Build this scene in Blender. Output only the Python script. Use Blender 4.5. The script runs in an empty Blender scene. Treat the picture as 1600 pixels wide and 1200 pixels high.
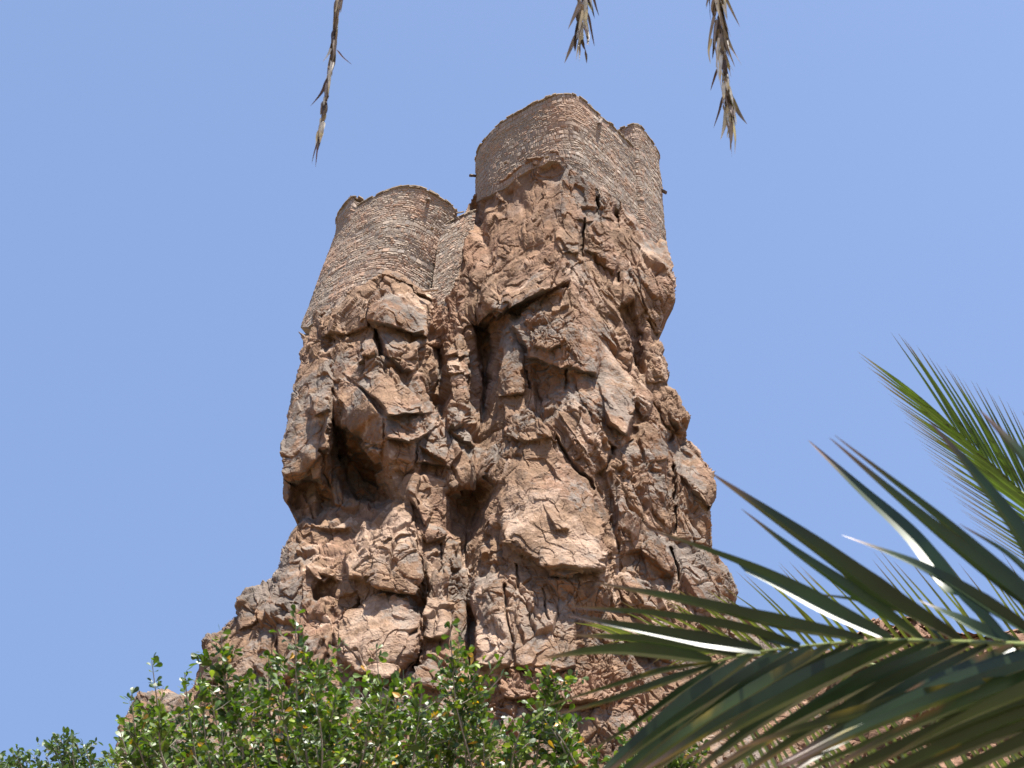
import bpy, bmesh, math, random
import numpy as np
from mathutils import Vector, Matrix, noise as mnoise
from mathutils.geometry import delaunay_2d_cdt
from mathutils.bvhtree import BVHTree

rad = math.radians
scene = bpy.context.scene
# ------------------------------------------------------------------ camera
PITCH, FPX, CAMZ = rad(34.0), 2198.0, 1.6
cam_d = bpy.data.cameras.new('camera')
cam = bpy.data.objects.new('camera', cam_d)
scene.collection.objects.link(cam)
scene.camera = cam
cam.location = (0, 0, CAMZ)
cam.rotation_euler = (math.pi/2 + PITCH, 0, 0)
cam_d.sensor_width = 36.0
cam_d.lens = 36.0*FPX/1600.0
cam_d.clip_start = 0.05
cam_d.clip_end = 20000
cam_d.dof.use_dof = True
cam_d.dof.focus_distance = 50.0
cam_d.dof.aperture_fstop = 11.0
scene.render.resolution_x, scene.render.resolution_y = 1024, 768
# ------------------------------------------------------------------ light
SUN_EL, SUN_AZ = rad(74), rad(32)          # azimuth: to the right of straight behind the camera
sd = Vector((math.sin(SUN_AZ)*math.cos(SUN_EL), -math.cos(SUN_AZ)*math.cos(SUN_EL), math.sin(SUN_EL)))
sl = bpy.data.lights.new('sun', 'SUN')
sl.energy = 5.0
sl.angle = rad(0.5)
sl.color = (1.0, 0.955, 0.88)
so = bpy.data.objects.new('sun', sl)
scene.collection.objects.link(so)
so.rotation_euler = sd.to_track_quat('Z', 'Y').to_euler()
so.location = (0, -5, 60)
world = bpy.data.worlds.new('World')
scene.world = world
world.use_nodes = True
wn = world.node_tree.nodes
wl = world.node_tree.links
bg = wn['Background']
sky = wn.new('ShaderNodeTexSky')
sky.sky_type = 'NISHITA'
sky.sun_disc = False
sky.sun_elevation = SUN_EL
sky.sun_rotation = math.atan2(sd.x, sd.y)
sky.altitude = 1200
sky.air_density = 1.0
sky.dust_density = 2.2
sky.ozone_density = 1.6
bg.inputs['Strength'].default_value = 0.100
# directions are pulled towards the zenith: the photographed sky hardly pales downwards
tcw = wn.new('ShaderNodeTexCoord'); mpw = wn.new('ShaderNodeVectorMath'); mpw.operation = 'MULTIPLY_ADD'
mpw.inputs[1].default_value = (1, 1, .24); mpw.inputs[2].default_value = (0, 0, .62)
nmw = wn.new('ShaderNodeVectorMath'); nmw.operation = 'NORMALIZE'
wl.new(tcw.outputs['Generated'], mpw.inputs[0]); wl.new(mpw.outputs[0], nmw.inputs[0]); wl.new(nmw.outputs[0], sky.inputs['Vector'])
tnt = wn.new('ShaderNodeMix'); tnt.data_type = 'RGBA'; tnt.blend_type = 'MULTIPLY'; tnt.inputs[0].default_value = 1
tnt.inputs[7].default_value = (1.035, .99, .98, 1)
wl.new(sky.outputs[0], tnt.inputs[6]); wl.new(tnt.outputs[2], bg.inputs['Color'])
scene.view_settings.view_transform = 'Standard'
scene.view_settings.look = 'None'
scene.view_settings.gamma = 1
scene.view_settings.exposure = 1.50
scene.render.engine = 'CYCLES'

# ------------------------------------------------------------------ ray helpers (where a thing stands at distance Y from the viewer)
CP, SP = math.cos(PITCH), math.sin(PITCH)
def ray(px, py):
    a = (np.asarray(px, float)-800)/FPX
    b = (600-np.asarray(py, float))/FPX
    return a, CP-b*SP, SP+b*CP
def at_y(px, py, Y):
    x, y, z = ray(px, py); t = np.asarray(Y)/y
    return np.stack([x*t, y*t, CAMZ+z*t], -1)
def at_z(px, py, Z):
    x, y, z = ray(px, py); t = (Z-CAMZ)/z
    return np.stack([x*t, y*t, CAMZ+z*t], -1)
def at_d(px, py, D):                       # D: depth along the viewing axis
    x, y, z = ray(px, py)
    return np.stack([x*D, y*D, CAMZ+z*D], -1)
def to_px(P):
    P = np.asarray(P, float); x = P[..., 0]; y = P[..., 1]; z = P[..., 2]-CAMZ
    dep = y*CP+z*SP; up = -y*SP+z*CP
    return 800+FPX*x/dep, 600-FPX*up/dep

# ------------------------------------------------------------------ objects
def link(name, me, parent=None, mat=None):
    o = bpy.data.objects.new(name, me)
    scene.collection.objects.link(o)
    if parent: o.parent = parent
    if mat is not None and me is not None: me.materials.append(mat)
    return o
def tag(o, label=None, cat=None, group=None, kind=None):
    if label: o['label'] = label
    if cat: o['category'] = cat
    if group: o['group'] = group
    if kind: o['kind'] = kind
    return o
def mesh_np(name, V, F, col=None, smooth=False):
    """V (n,3); F (m,k) or list of arrays"""
    me = bpy.data.meshes.new(name)
    V = np.ascontiguousarray(V, np.float32)
    Fs = F if isinstance(F, list) else [F]
    Fs = [np.asarray(f, np.int32) for f in Fs if len(f)]
    idx = np.concatenate([f.ravel() for f in Fs])
    cnt = np.concatenate([np.full(len(f), f.shape[1], np.int32) for f in Fs])
    st = np.concatenate([[0], np.cumsum(cnt)[:-1]]).astype(np.int32)
    me.vertices.add(len(V)); me.vertices.foreach_set('co', V.ravel())
    me.loops.add(len(idx)); me.loops.foreach_set('vertex_index', idx)
    me.polygons.add(len(cnt)); me.polygons.foreach_set('loop_start', st)
    me.polygons.foreach_set('loop_total', cnt)
    me.polygons.foreach_set('use_smooth', np.full(len(cnt), smooth))
    if col is not None:
        a = me.color_attributes.new('tone', 'FLOAT_COLOR', 'POINT')
        c = np.ones((len(V), 4), np.float32); c[:, :3] = col
        a.data.foreach_set('color', c.ravel())
    me.update(); me.validate()
    return me

# ------------------------------------------------------------------ noise
def hsh(ix, iy, iz, seed):
    h = (ix.astype(np.uint32)*np.uint32(374761393) + iy.astype(np.uint32)*np.uint32(668265263)
         + iz.astype(np.uint32)*np.uint32(2246822519) + np.uint32((seed*3266489917) & 0xffffffff))
    h ^= h >> np.uint32(13); h *= np.uint32(1274126177); h ^= h >> np.uint32(16)
    h *= np.uint32(2654435769); h ^= h >> np.uint32(15)
    return h
def hf(h): return (h & np.uint32(0xffffff)).astype(np.float32)/16777215.0
def vnoise(P, seed=0):
    Pf = np.floor(P); f = (P-Pf).astype(np.float32); I = Pf.astype(np.int64)
    f = f*f*f*(f*(f*6-15)+10); r = 0
    for dx in (0, 1):
        for dy in (0, 1):
            for dz in (0, 1):
                w = ((f[..., 0] if dx else 1-f[..., 0])*(f[..., 1] if dy else 1-f[..., 1])
                     * (f[..., 2] if dz else 1-f[..., 2]))
                r = r + w*hf(hsh(I[..., 0]+dx, I[..., 1]+dy, I[..., 2]+dz, seed))
    return r*2-1
def fbm(P, oct=4, seed=0, gain=0.5):
    r = 0; a = 1; s = 0
    for k in range(oct):
        r = r+a*vnoise(P*(2.03**k)+17.3*k, seed+k); s += a; a *= gain
    return r/s
def facets(P, seed, tilt=1.0):
    """3D cells, each a randomly offset, randomly tilted plane; returns height, random id, gap between cells"""
    I = np.floor(P).astype(np.int64)
    b1 = np.full(P.shape[:-1], 1e9, np.float32); b2 = b1.copy()
    H = np.zeros_like(b1); R = np.zeros_like(b1)
    for dx in (-1, 0, 1):
        for dy in (-1, 0, 1):
            for dz in (-1, 0, 1):
                jx, jy, jz = I[..., 0]+dx, I[..., 1]+dy, I[..., 2]+dz
                h = hsh(jx, jy, jz, seed)
                h2 = h*np.uint32(2246822519)+np.uint32(77); h2 ^= h2 >> np.uint32(14)
                h3 = h2*np.uint32(3266489917)+np.uint32(5); h3 ^= h3 >> np.uint32(13)
                ex = (P[..., 0]-(jx+hf(h))).astype(np.float32)
                ey = (P[..., 1]-(jy+hf(h2))).astype(np.float32)
                ez = (P[..., 2]-(jz+hf(h3))).astype(np.float32)
                d = ex*ex+ey*ey+ez*ez
                h4 = h3*np.uint32(668265263)+np.uint32(9); h4 ^= h4 >> np.uint32(15)
                g = hf(h4 >> np.uint32(3)) 
                h5 = h4*np.uint32(374761393)+np.uint32(3); h5 ^= h5 >> np.uint32(13)
                gx = hf(h5)*2-1; gz = hf(h5*np.uint32(1274126177)+np.uint32(1))*2-1
                val = (g-.5)+tilt*(gx*ex+gz*ez)
                m = d < b1
                b2 = np.where(m, b1, np.minimum(b2, d))
                H = np.where(m, val, H); R = np.where(m, g, R)
                b1 = np.where(m, d, b1)
    return H, R, np.sqrt(b2)-np.sqrt(b1)
def sstep(x, a, b):
    t = np.clip((x-a)/(b-a), 0, 1); return t*t*(3-2*t)
def lerp3(a, b, t): return a*(1-t[..., None])+b*t[..., None]

# ------------------------------------------------------------------ materials
def new_mat(name):
    m = bpy.data.materials.new(name); m.use_nodes = True
    return m, m.node_tree.nodes, m.node_tree.links, m.node_tree.nodes['Principled BSDF']
def stone_mat(name, rough, nscale, bump, dist, var=0.35):
    m, n, l, b = new_mat(name)
    at = n.new('ShaderNodeAttribute'); at.attribute_name = 'tone'
    tc = n.new('ShaderNodeTexCoord')
    n1 = n.new('ShaderNodeTexNoise'); n1.inputs['Scale'].default_value = nscale
    n1.inputs['Detail'].default_value = 9; n1.inputs['Roughness'].default_value = 0.68
    l.new(tc.outputs['Object'], n1.inputs['Vector'])
    n2 = n.new('ShaderNodeTexNoise'); n2.inputs['Scale'].default_value = nscale*6
    n2.inputs['Detail'].default_value = 5; n2.inputs['Roughness'].default_value = 0.7
    l.new(tc.outputs['Object'], n2.inputs['Vector'])
    mr = n.new('ShaderNodeMapRange'); mr.inputs[1].default_value = .3; mr.inputs[2].default_value = .7
    mr.inputs[3].default_value = 1-var; mr.inputs[4].default_value = 1+var
    l.new(n1.outputs[0], mr.inputs[0])
    mx = n.new('ShaderNodeMix'); mx.data_type = 'RGBA'; mx.blend_type = 'MULTIPLY'
    mx.inputs[0].default_value = 1
    l.new(at.outputs['Color'], mx.inputs[6]); l.new(mr.outputs[0], mx.inputs[7])
    l.new(mx.outputs[2], b.inputs['Base Color'])
    b.inputs['Roughness'].default_value = rough
    b.inputs['Specular IOR Level'].default_value = 0.25
    ad = n.new('ShaderNodeMath'); ad.operation = 'ADD'
    ml = n.new('ShaderNodeMath'); ml.operation = 'MULTIPLY'; ml.inputs[1].default_value = 0.35
    l.new(n2.outputs[0], ml.inputs[0]); l.new(n1.outputs[0], ad.inputs[0]); l.new(ml.outputs[0], ad.inputs[1])
    bp = n.new('ShaderNodeBump'); bp.inputs['Strength'].default_value = bump; bp.inputs['Distance'].default_value = dist
    l.new(ad.outputs[0], bp.inputs['Height']); l.new(bp.outputs[0], b.inputs['Normal'])
    return m
M_rock = stone_mat('weathered_sandstone', 0.92, 3.0, 0.9, 0.12, 0.22)
M_wall = stone_mat('dry_stone', 0.9, 9.0, 0.7, 0.03, 0.22)
M_wood, n_, l_, b_ = new_mat('old_wood')
nz = n_.new('ShaderNodeTexNoise'); nz.inputs['Scale'].default_value = 14
cr = n_.new('ShaderNodeValToRGB'); cr.color_ramp.elements[0].color = (.05, .033, .025, 1); cr.color_ramp.elements[1].color = (.16, .11, .08, 1)
l_.new(nz.outputs[0], cr.inputs[0]); l_.new(cr.outputs[0], b_.inputs['Base Color']); b_.inputs['Roughness'].default_value = .85
# ================================================================== the castle towers
def polyresample(P, step):
    P = np.asarray(P, float); d = np.linalg.norm(np.diff(P, axis=0), axis=1)
    s = np.concatenate([[0], np.cumsum(d)]); n = max(2, int(s[-1]/step))
    u = np.linspace(0, s[-1], n)
    return np.stack([np.interp(u, s, P[:, k]) for k in range(P.shape[1])], -1), u
def smooth_line(P, it, closed=False):
    P = P.copy()
    for _ in range(it):
        if closed: P = .25*np.roll(P, 1, 0)+.5*P+.25*np.roll(P, -1, 0)
        else: P[1:-1] = .25*P[:-2]+.5*P[1:-1]+.25*P[2:]
    return P

def masonry(s, v, seed, rh=.118, rl=.27):
    """s along the wall, v downwards (metres): stone relief, colour"""
    sh = s.shape
    P3 = np.stack([s*1.3, v*1.3, np.zeros_like(s)], -1)
    v2 = v + .06*vnoise(P3, seed)+.026*vnoise(P3*4, seed+1)+.012*vnoise(P3*11, seed+4)
    rows = v2/rh; ri = np.floor(rows); rf = rows-ri
    # some courses are made of thicker stones: merge pairs at random
    z = np.zeros_like(ri).astype(np.int64)
    pair = np.floor(rows/2); pr = hf(hsh(pair.astype(np.int64), z, z, seed+5))
    big = pr > .62
    ri = np.where(big, pair*2, ri); rf = np.where(big, rows/2-pair, rf)
    hh = np.where(big, rh*2, rh)
    off = hf(hsh(ri.astype(np.int64), z, z, seed+9))
    L = rl*(.7+.6*hf(hsh(ri.astype(np.int64), z, z, seed+11)))
    c = s/L+off*7+.12*vnoise(np.stack([s*4, ri*3.1, z], -1), seed+2)
    ci = np.floor(c); cf = c-ci
    # split half the cells again
    sp = hf(hsh(ci.astype(np.int64), ri.astype(np.int64), z, seed+12)) > .5
    c2 = np.where(sp, cf*2-np.floor(cf*2), cf); ci2 = np.where(sp, ci*2+np.floor(cf*2), ci*2+7000)
    Ls = np.where(sp, L/2, L)
    h = hsh(ci2.astype(np.int64), ri.astype(np.int64), z, seed+20)
    r1 = hf(h); r2 = hf(h*np.uint32(2654435769)+np.uint32(3)); r3 = hf(h*np.uint32(668265263)+np.uint32(11)) 
    ex = np.minimum(c2, 1-c2)*Ls; ey = np.minimum(rf, 1-rf)*hh
    e = np.minimum(ex, ey)
    prof = sstep(e, 0.0, .022)
    relief = prof*(.018+.026*r1)+prof*(r2-.5)*.03*(c2-.5)*2+prof*(r3-.5)*.035*(rf-.5)*2
    A = np.array([.37, .285, .215]); B = np.array([.32, .275, .235]); C = np.array([.58, .47, .38]); D = np.array([.31, .18, .12])
    col = lerp3(np.broadcast_to(A, sh+(3,)), np.broadcast_to(B, sh+(3,)), r2)
    col = lerp3(col, np.broadcast_to(C, sh+(3,)), sstep(r3, .74, 1.0)*.42)
    col = lerp3(col, np.broadcast_to(D, sh+(3,)), sstep(r1, .7, .95)*.7)
    col = col*(.86+.28*r1)[..., None]
    dust = np.array([.30, .22, .16])
    col = lerp3(np.broadcast_to(dust, sh+(3,)), col, prof)
    return relief, col*.75

def wall_sheet(name, top, bottom, seed, parent, hi=None, du=.03, dv=.022, openings=(), ragged=0.0, rh=.118):
    """top, bottom: matching polylines (n,3). The outer face of a dry-stone wall between them."""
    n = len(top)
    seg = np.linalg.norm(np.diff(top, axis=0), axis=1)
    s = np.concatenate([[0], np.cumsum(seg)])
    H = np.max(np.linalg.norm(top-bottom, axis=1)); m = int(H/dv)
    us = []
    for i in range(n-1):
        fine = hi is None or (hi[0] <= i < hi[1])
        k = max(1, int(seg[i]/(du if fine else .25)))
        us += list(s[i]+seg[i]*np.arange(k)/k)
    us.append(s[-1]); us = np.array(us)
    T = np.stack([np.interp(us, s, top[:, k]) for k in range(3)], -1)
    B = np.stack([np.interp(us, s, bottom[:, k]) for k in range(3)], -1)
    t = np.linspace(0, 1, m+1)
    P = T[None]*(1-t[:, None, None])+B[None]*t[:, None, None]
    tg = np.gradient(T, axis=0); tg[:, 2] = 0
    tg /= np.linalg.norm(tg, axis=1)[:, None]+1e-9
    nr = np.stack([tg[:, 1], -tg[:, 0], np.zeros(len(us))], -1)
    nr = smooth_line(nr, 3)
    S = np.broadcast_to(us[None], P.shape[:2]).copy(); V = T[None, :, 2]-P[..., 2]
    rel, col = masonry(S, V, seed, rh)
    Pn = P*.8
    big = .07*fbm(Pn, 3, seed+40)
    lo = fbm(P*.45, 3, seed+50)
    col = col*(1+.22*lo)[..., None]
    col = lerp3(col, np.broadcast_to(np.array([.42, .24, .15]), col.shape), .35*sstep(fbm(P*.6+9, 3, seed+51), 0., .6))
    for (ou, ov, ow, oh) in openings:
        m_ = np.maximum(abs(S-ou)/ow, abs(V-ov)/oh)
        ins = 1-sstep(m_, .85, 1.05)
        rel = rel*(1-ins)-.35*ins
        fr = sstep(m_, .95, 1.1)*(1-sstep(m_, 1.3, 1.5))
        col = lerp3(col, np.broadcast_to(np.array([.55, .45, .36]), col.shape), fr*.8)
    if ragged:
        P[..., 2] += ragged*vnoise(np.stack([S*2.2, S*0, S*0], -1), seed+60)*np.maximum(0, 1-V)[...]
    P = P+nr[None]*(rel+big)[..., None]
    h, w = P.shape[:2]
    idx = np.arange(h*w).reshape(h, w)
    F = np.stack([idx[:-1, :-1], idx[1:, :-1], idx[1:, 1:], idx[:-1, 1:]], -1).reshape(-1, 4)
    # inner face and bottom closing, half a metre behind
    inn = T-nr*.5; inb = B-nr*.5
    V2 = np.concatenate([P.reshape(-1, 3), inn, inb])
    a = h*w+np.arange(w); b = a+w
    F2 = np.concatenate([np.stack([idx[0, :-1], idx[0, 1:], a[1:], a[:-1]], -1),
                         np.stack([a[:-1], a[1:], b[1:], b[:-1]], -1),
                         np.stack([idx[-1, 1:], idx[-1, :-1], b[:-1], b[1:]], -1)])
    c2 = np.concatenate([col.reshape(-1, 3), np.full((2*w, 3), .3)*np.array([1, .75, .6])])
    me = mesh_np(name, V2, np.concatenate([F, F2]), c2)
    o = link(name, me, parent, M_wall)
    return o, T, nr

def coping(name, T, nr, seed, parent, over=.09, th=.10, width=.5, skip=None):
    """flat capping stones along the rim T, each its own block in one mesh"""
    rng = random.Random(seed)
    seg = np.linalg.norm(np.diff(T, axis=0), axis=1); s = np.concatenate([[0], np.cumsum(seg)])
    V = []; F = []; C = []
    u = 0
    while u < s[-1]-.05:
        for lay in range(2):
            L = rng.uniform(.22, .5)
            if lay == 0: Lu = L
            u0 = u+(0 if lay == 0 else rng.uniform(-.1, .1)); u1 = min(u0+L-.012, s[-1])
            u0 = max(u0, 0)
            if u1-u0 < .04: continue
            o0 = over+rng.uniform(-.02, .02)+(0 if lay else -.02)
            z0 = (-.005 if lay == 0 else th*.55+.004)+rng.uniform(-.006, .006); z1 = z0+th*.5+rng.uniform(-.01, .015)
            if lay == 1 and rng.random() < .12: continue
            if skip is not None and skip(np.array([np.interp((u0+u1)/2, s, T[:, k]) for k in range(3)])): continue
            base = len(V); c = rng.uniform(.7, 1.2)
            colr = np.array([.24, .18, .125])*c
            for uu in (u0, (u0+u1)/2, u1):
                p = np.array([np.interp(uu, s, T[:, k]) for k in range(3)]); q = np.array([np.interp(uu, s, nr[:, k]) for k in range(3)])
                ov = o0+rng.uniform(-.02, .02)
                for (o_, z_) in ((ov, z0), (ov-.01, z1), (-width, z1), (-width, z0)):
                    V.append(p+q*o_+np.array([0, 0, z_])); C.append(colr)
            for k in (0, 1):
                a = base+4*k; b = a+4
                for j in range(4): F.append((a+j, b+j, b+(j+1) % 4, a+(j+1) % 4))
            F.append((base, base+1, base+2, base+3)); F.append((base+11, base+10, base+9, base+8))
        u += Lu
    me = mesh_np(name, np.array(V), np.array(F), np.array(C))
    return link(name, me, parent, M_wall)

def beam(name, p, q, r, parent, mat=None, seed=0):
    """a rough hewn timber from p to q"""
    rng = random.Random(seed)
    p = Vector(p); q = Vector(q); d = (q-p).normalized()
    u = d.cross(Vector((0, 0, 1))).normalized(); w = u.cross(d)
    V = []; F = []; n = 7; K = 6
    for i in range(n+1):
        c = p+(q-p)*(i/n)
        for k in range(K):
            a = 2*math.pi*k/K+.3; rr = r*(1+rng.uniform(-.14, .14))
            V.append(c+u*math.cos(a)*rr*1.15+w*math.sin(a)*rr*.8)
    for i in range(n):
        for k in range(K):
            F.append((i*K+k, i*K+(k+1) % K, (i+1)*K+(k+1) % K, (i+1)*K+k))
    me = bpy.data.meshes.new(name)
    me.from_pydata([tuple(v) for v in V], [], F+[tuple(range(K))[::-1], tuple(n*K+k for k in range(K))])
    return link(name, me, parent, mat or M_wood)

M_plank, n_, l_, b_ = new_mat('bleached_wood'); b_.inputs['Base Color'].default_value = (.5, .38, .28, 1); b_.inputs['Roughness'].default_value = .8
# ---- right (tall) tower: rim traced in its own horizontal plane
RY = 45.0
ZR = float(at_y(885, 150, RY)[2])
rimR = [(744, 251), (747, 238), (753, 227), (770, 205), (791, 188), (815, 176), (836, 163), (857, 153), (877, 148), (896, 149),
        (910, 157), (935, 180), (956, 198), (976, 219), (991, 235), (1008, 255), (1021, 272), (1027, 288)]
PR = at_z([p[0] for p in rimR], [p[1] for p in rimR], ZR)
ZL = float(at_y(646, 293, 45.6)[2])
rimL = [(526, 362), (530, 351), (541, 337), (552, 328), (564, 321), (580, 312), (605, 300), (626, 294), (646, 293), (663, 297), (679, 305), (696, 316), (708, 326), (714, 332)]
PL = at_z([p[0] for p in rimL], [p[1] for p in rimL], ZL)
def close_plan(P, k=.85):
    A, B = P[0], P[-1]; i = int(np.argmin(P[:, 1])); C_ = P[i]
    D = C_+(A-C_)*k+(B-C_)*k
    back = [B+(D-B)*.1+(B-C_)*.03, B+(D-B)*.5+(B-C_)*.02, B+(D-B)*.88, D+(A-D)*.06, D+(A-D)*.12, A+(D-A)*.5+(A-C_)*.02, A+(D-A)*.1+(A-C_)*.03]
    return np.array(back)
bndR = [(728, 330), (737, 308), (745, 299), (791, 277), (811, 258), (832, 247), (852, 241), (858, 234), (866, 236), (871, 233), (877, 242), (894, 262), (914, 279), (935, 291), (960, 304), (980, 325), (1001, 350), (1014, 366), (1027, 376)]
bndL = [(484, 494), (493, 484), (506, 478), (520, 470), (535, 466), (551, 456), (566, 447), (580, 438), (590, 430), (605, 422), (621, 428), (642, 444), (655, 452), (671, 463), (690, 470)]
def drop(T, bnd, lean, extra, hmin=2.5, hback=9.0):
    bx = np.array([p[0] for p in bnd], float); by = np.array([p[1] for p in bnd], float)
    hs = np.linspace(.2, 12, 240); out = []
    for p in T:
        Q = p+hs[:, None]*np.array([lean[0], lean[1], -1.0])
        px, py = to_px(Q)
        tgt = np.interp(px, bx, by)+extra
        k = np.argmax(py > tgt) if (py > tgt).any() else len(hs)-1
        out.append(Q[max(k, int(hmin/12*240))])
    return np.array(out)
def make_tower(name, P, z, bnd, lean, seed, label, extra, openings, skip):
    root = bpy.data.objects.new(name, None); scene.collection.objects.link(root)
    root.location = (0, 0, 0)
    tag(root, label, 'tower')
    front = polyresample(P, .12)[0]
    front = smooth_line(front, 3)
    front[:, 2] = z+.03*fbm(front*1.1, 2, seed+3)
    back = close_plan(P); back = np.vstack([front[-1:], back, front[:1]])
    back = polyresample(back, .4)[0]
    T = np.vstack([front, back[1:]]); nf = len(front)
    B = drop(front, bnd, lean, extra)
    B = np.stack([B[:, 0], B[:, 1], smooth_line(B[:, 2:3], 2)[:, 0]], -1)
    Bb = back[1:]+np.array([lean[0]*6, lean[1]*6, -6.0])
    Bb[:3, 2] = np.linspace(B[-1, 2], Bb[3, 2], 3); Bb[-3:, 2] = np.linspace(Bb[-4, 2], B[0, 2], 3)
    Bb[-1] = B[0]
    Ball = np.vstack([B, Bb])
    w, TT, nr = wall_sheet('wall', T, Ball, seed, root, hi=(0, nf), openings=openings)
    coping('coping', TT, nr, seed+5, root, skip=skip)
    return root, front, B, T
towR, frR, boR, TR = make_tower('stone_tower', PR, ZR, bndR, (0.0, 0.02), 11,
     'tall square stone watchtower with rounded corners on the summit of the rock pillar', 16,
     [(5.3, 3.5, .09, .08), (3.0, 2.55, .08, .09), (9.5, 3.2, .07, .1)], lambda p: p[0] > 5.62 and p[1] < 52.5)
towL, frL, boL, TL = make_tower('stone_tower', PL, ZL, bndL, (-0.2, -0.05), 31,
     'lower round-cornered stone tower with a broken corner turret, left of the tall one', 16,
     [(6.35, 1.75, .085, .1), (6.3, 4.0, .06, .06)], lambda p: p[0] < -6.75 and p[1] < 49.2)
# turrets standing on the outer corners
def turret(parent, pts, z0, z1, closing, seed, rag):
    top = at_z([p[0] for p in pts], [p[1] for p in pts], z1)
    top = polyresample(np.vstack([top, closing(top)]), .1)[0]
    top = smooth_line(top, 2)
    bot = top.copy(); bot[:, 2] = z0
    w, T, nr = wall_sheet('turret', top, bot, seed, parent, ragged=rag)
    c = coping('coping', T, nr, seed+1, w, over=.08)
    return w
def clR(t):
    a, b = t[0], t[-1]
    return np.array([b+np.array([-.35, 1.0, 0]), a+np.array([.35, 2.2, 0]), a+np.array([0, .05, 0])])
turret(towR, [(967, 204), (980, 199), (993, 195), (999, 198), (1006, 207), (1013, 217), (1020, 226), (1026, 237), (1030, 248)], ZR-5.3, ZR+1.62, clR, 61, 0)
def clL(t):
    a, b = t[0], t[-1]
    return np.array([b+np.array([.1, .6, 0]), a+np.array([.5, .9, 0]), a+np.array([0, .05, 0])])
turret(towL, [(526, 351), (528, 339), (537, 324), (545, 315), (552, 309), (560, 310), (566, 314)], ZL-1.0, ZL+.55, clL, 71, .35)
# curtain wall between the towers
cwt = at_y([687, 700, 715, 731, 742], [358, 350, 341, 333, 330], [46.75, 46.9, 47.1, 47.5, 47.9])
cwt = polyresample(cwt, .1)[0]
cwb = cwt+np.array([-.35, -.5, -5.6])
cur = bpy.data.objects.new('curtain_wall', None); scene.collection.objects.link(cur)
tag(cur, 'short dry-stone wall closing the gap between the two towers', 'wall')
o_, T_, n_r = wall_sheet('wall', cwt, cwb, 81, cur, ragged=.1, rh=.1)
coping('coping', T_, n_r, 82, cur, over=.06, th=.09)
# timbers
def hitp(px, py, Y): return at_y(px, py, Y)
beam('beam', at_y(1020, 291, 50.6), at_y(1041, 301, 50.5), .1, towR, seed=1)
beam('beam', at_y(752, 276, 49.0), at_y(734, 274, 48.7), .07, towR, seed=2)
beam('beam', at_y(940, 186, 46.5), at_y(936, 193, 45.75), .08, towR, seed=3)
beam('beam', at_y(724, 331, 47.6), at_y(712, 333, 46.9), .05, cur, seed=4)
beam('beam', at_y(672, 307, 46.4), at_y(669, 312, 45.75), .07, towL, seed=5)
pl = beam('wooden_plank', at_y(659, 455, 45.0), at_y(684, 452, 45.35), .075, None, mat=M_plank, seed=6)
tag(pl, 'pale weathered plank lying across the gap at the foot of the left tower', 'plank')
# ================================================================== the rock pillar
mR = [o for o in towR.children if o.name.startswith('wall')][0]
mL = [o for o in towL.children if o.name.startswith('wall')][0]
def strip_bvh(T, B):
    n = len(T); V = [tuple(p) for p in T]+[tuple(p) for p in B]
    return BVHTree.FromPolygons(V, [(i, i+1, n+i+1, n+i) for i in range(n-1)])
bR, bL = strip_bvh(frR, boR+(boR-frR)*.3), strip_bvh(frL, boL+(boL-frL)*.3)
def L_of(py): return 45.0-(np.asarray(py, float)-150)*5.5/950
def S_of(py):
    x, y, z = ray(800, py); return L_of(py)/y/FPX
def hitY(bvh, px, py):
    x, y, z = ray(px, py); r = bvh.ray_cast(Vector((0, 0, CAMZ)), Vector((float(x), float(y), float(z))))
    return None if r[0] is None else r[0].y
def dens(pts, step=6):
    P = np.array(pts, float); return polyresample(P, step)[0]
ctrl = []; edges = []
def line(pts, con=True):
    b = len(ctrl)
    for p in pts: ctrl.append(p)
    if con:
        for i in range(len(pts)-1): edges.append((b+i, b+i+1))
def bnd_pts(bvh, pts, off, dy):
    out = []
    for x, y in dens(pts, 7):
        Y = hitY(bvh, x, y+dy)
        if Y is None: continue
        out.append((x, y+dy, (Y+off-float(L_of(y+dy)))/float(S_of(y+dy))))
    return out
def Yd(Y, py): return (Y-float(L_of(py)))/float(S_of(py))
g_ = [p for p in bndR if 745 <= p[0] <= 1020]
tr = bnd_pts(bR, g_, -.16, 0); line(tr)
# the rock goes on upwards just behind the masonry edge
line([(x, y-16, d+4) for x, y, d in tr])
line([(x, y+10, d+14) for x, y, d in tr if x < 866])
line([(x, y+34, d+24+7*math.sin(x*.23)+5*math.sin(x*.11+2)) for x, y, d in tr if x < 860])
g2 = [p for p in bndL if 492 <= p[0] <= 668]
tl = bnd_pts(bL, g2, -.16, 0); line(tl)
line([(x, y-16, d+4) for x, y, d in tl])
print('bndR d', [(int(x), int(y), int(d)) for x, y, d in tr[::4]])
print('bndL d', [(int(x), int(y), int(d)) for x, y, d in tl[::4]])
dR0 = tr[0][2]; dR1 = tr[-1][2]; dL0 = tl[0][2]; dL1 = tl[-1][2]
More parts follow.
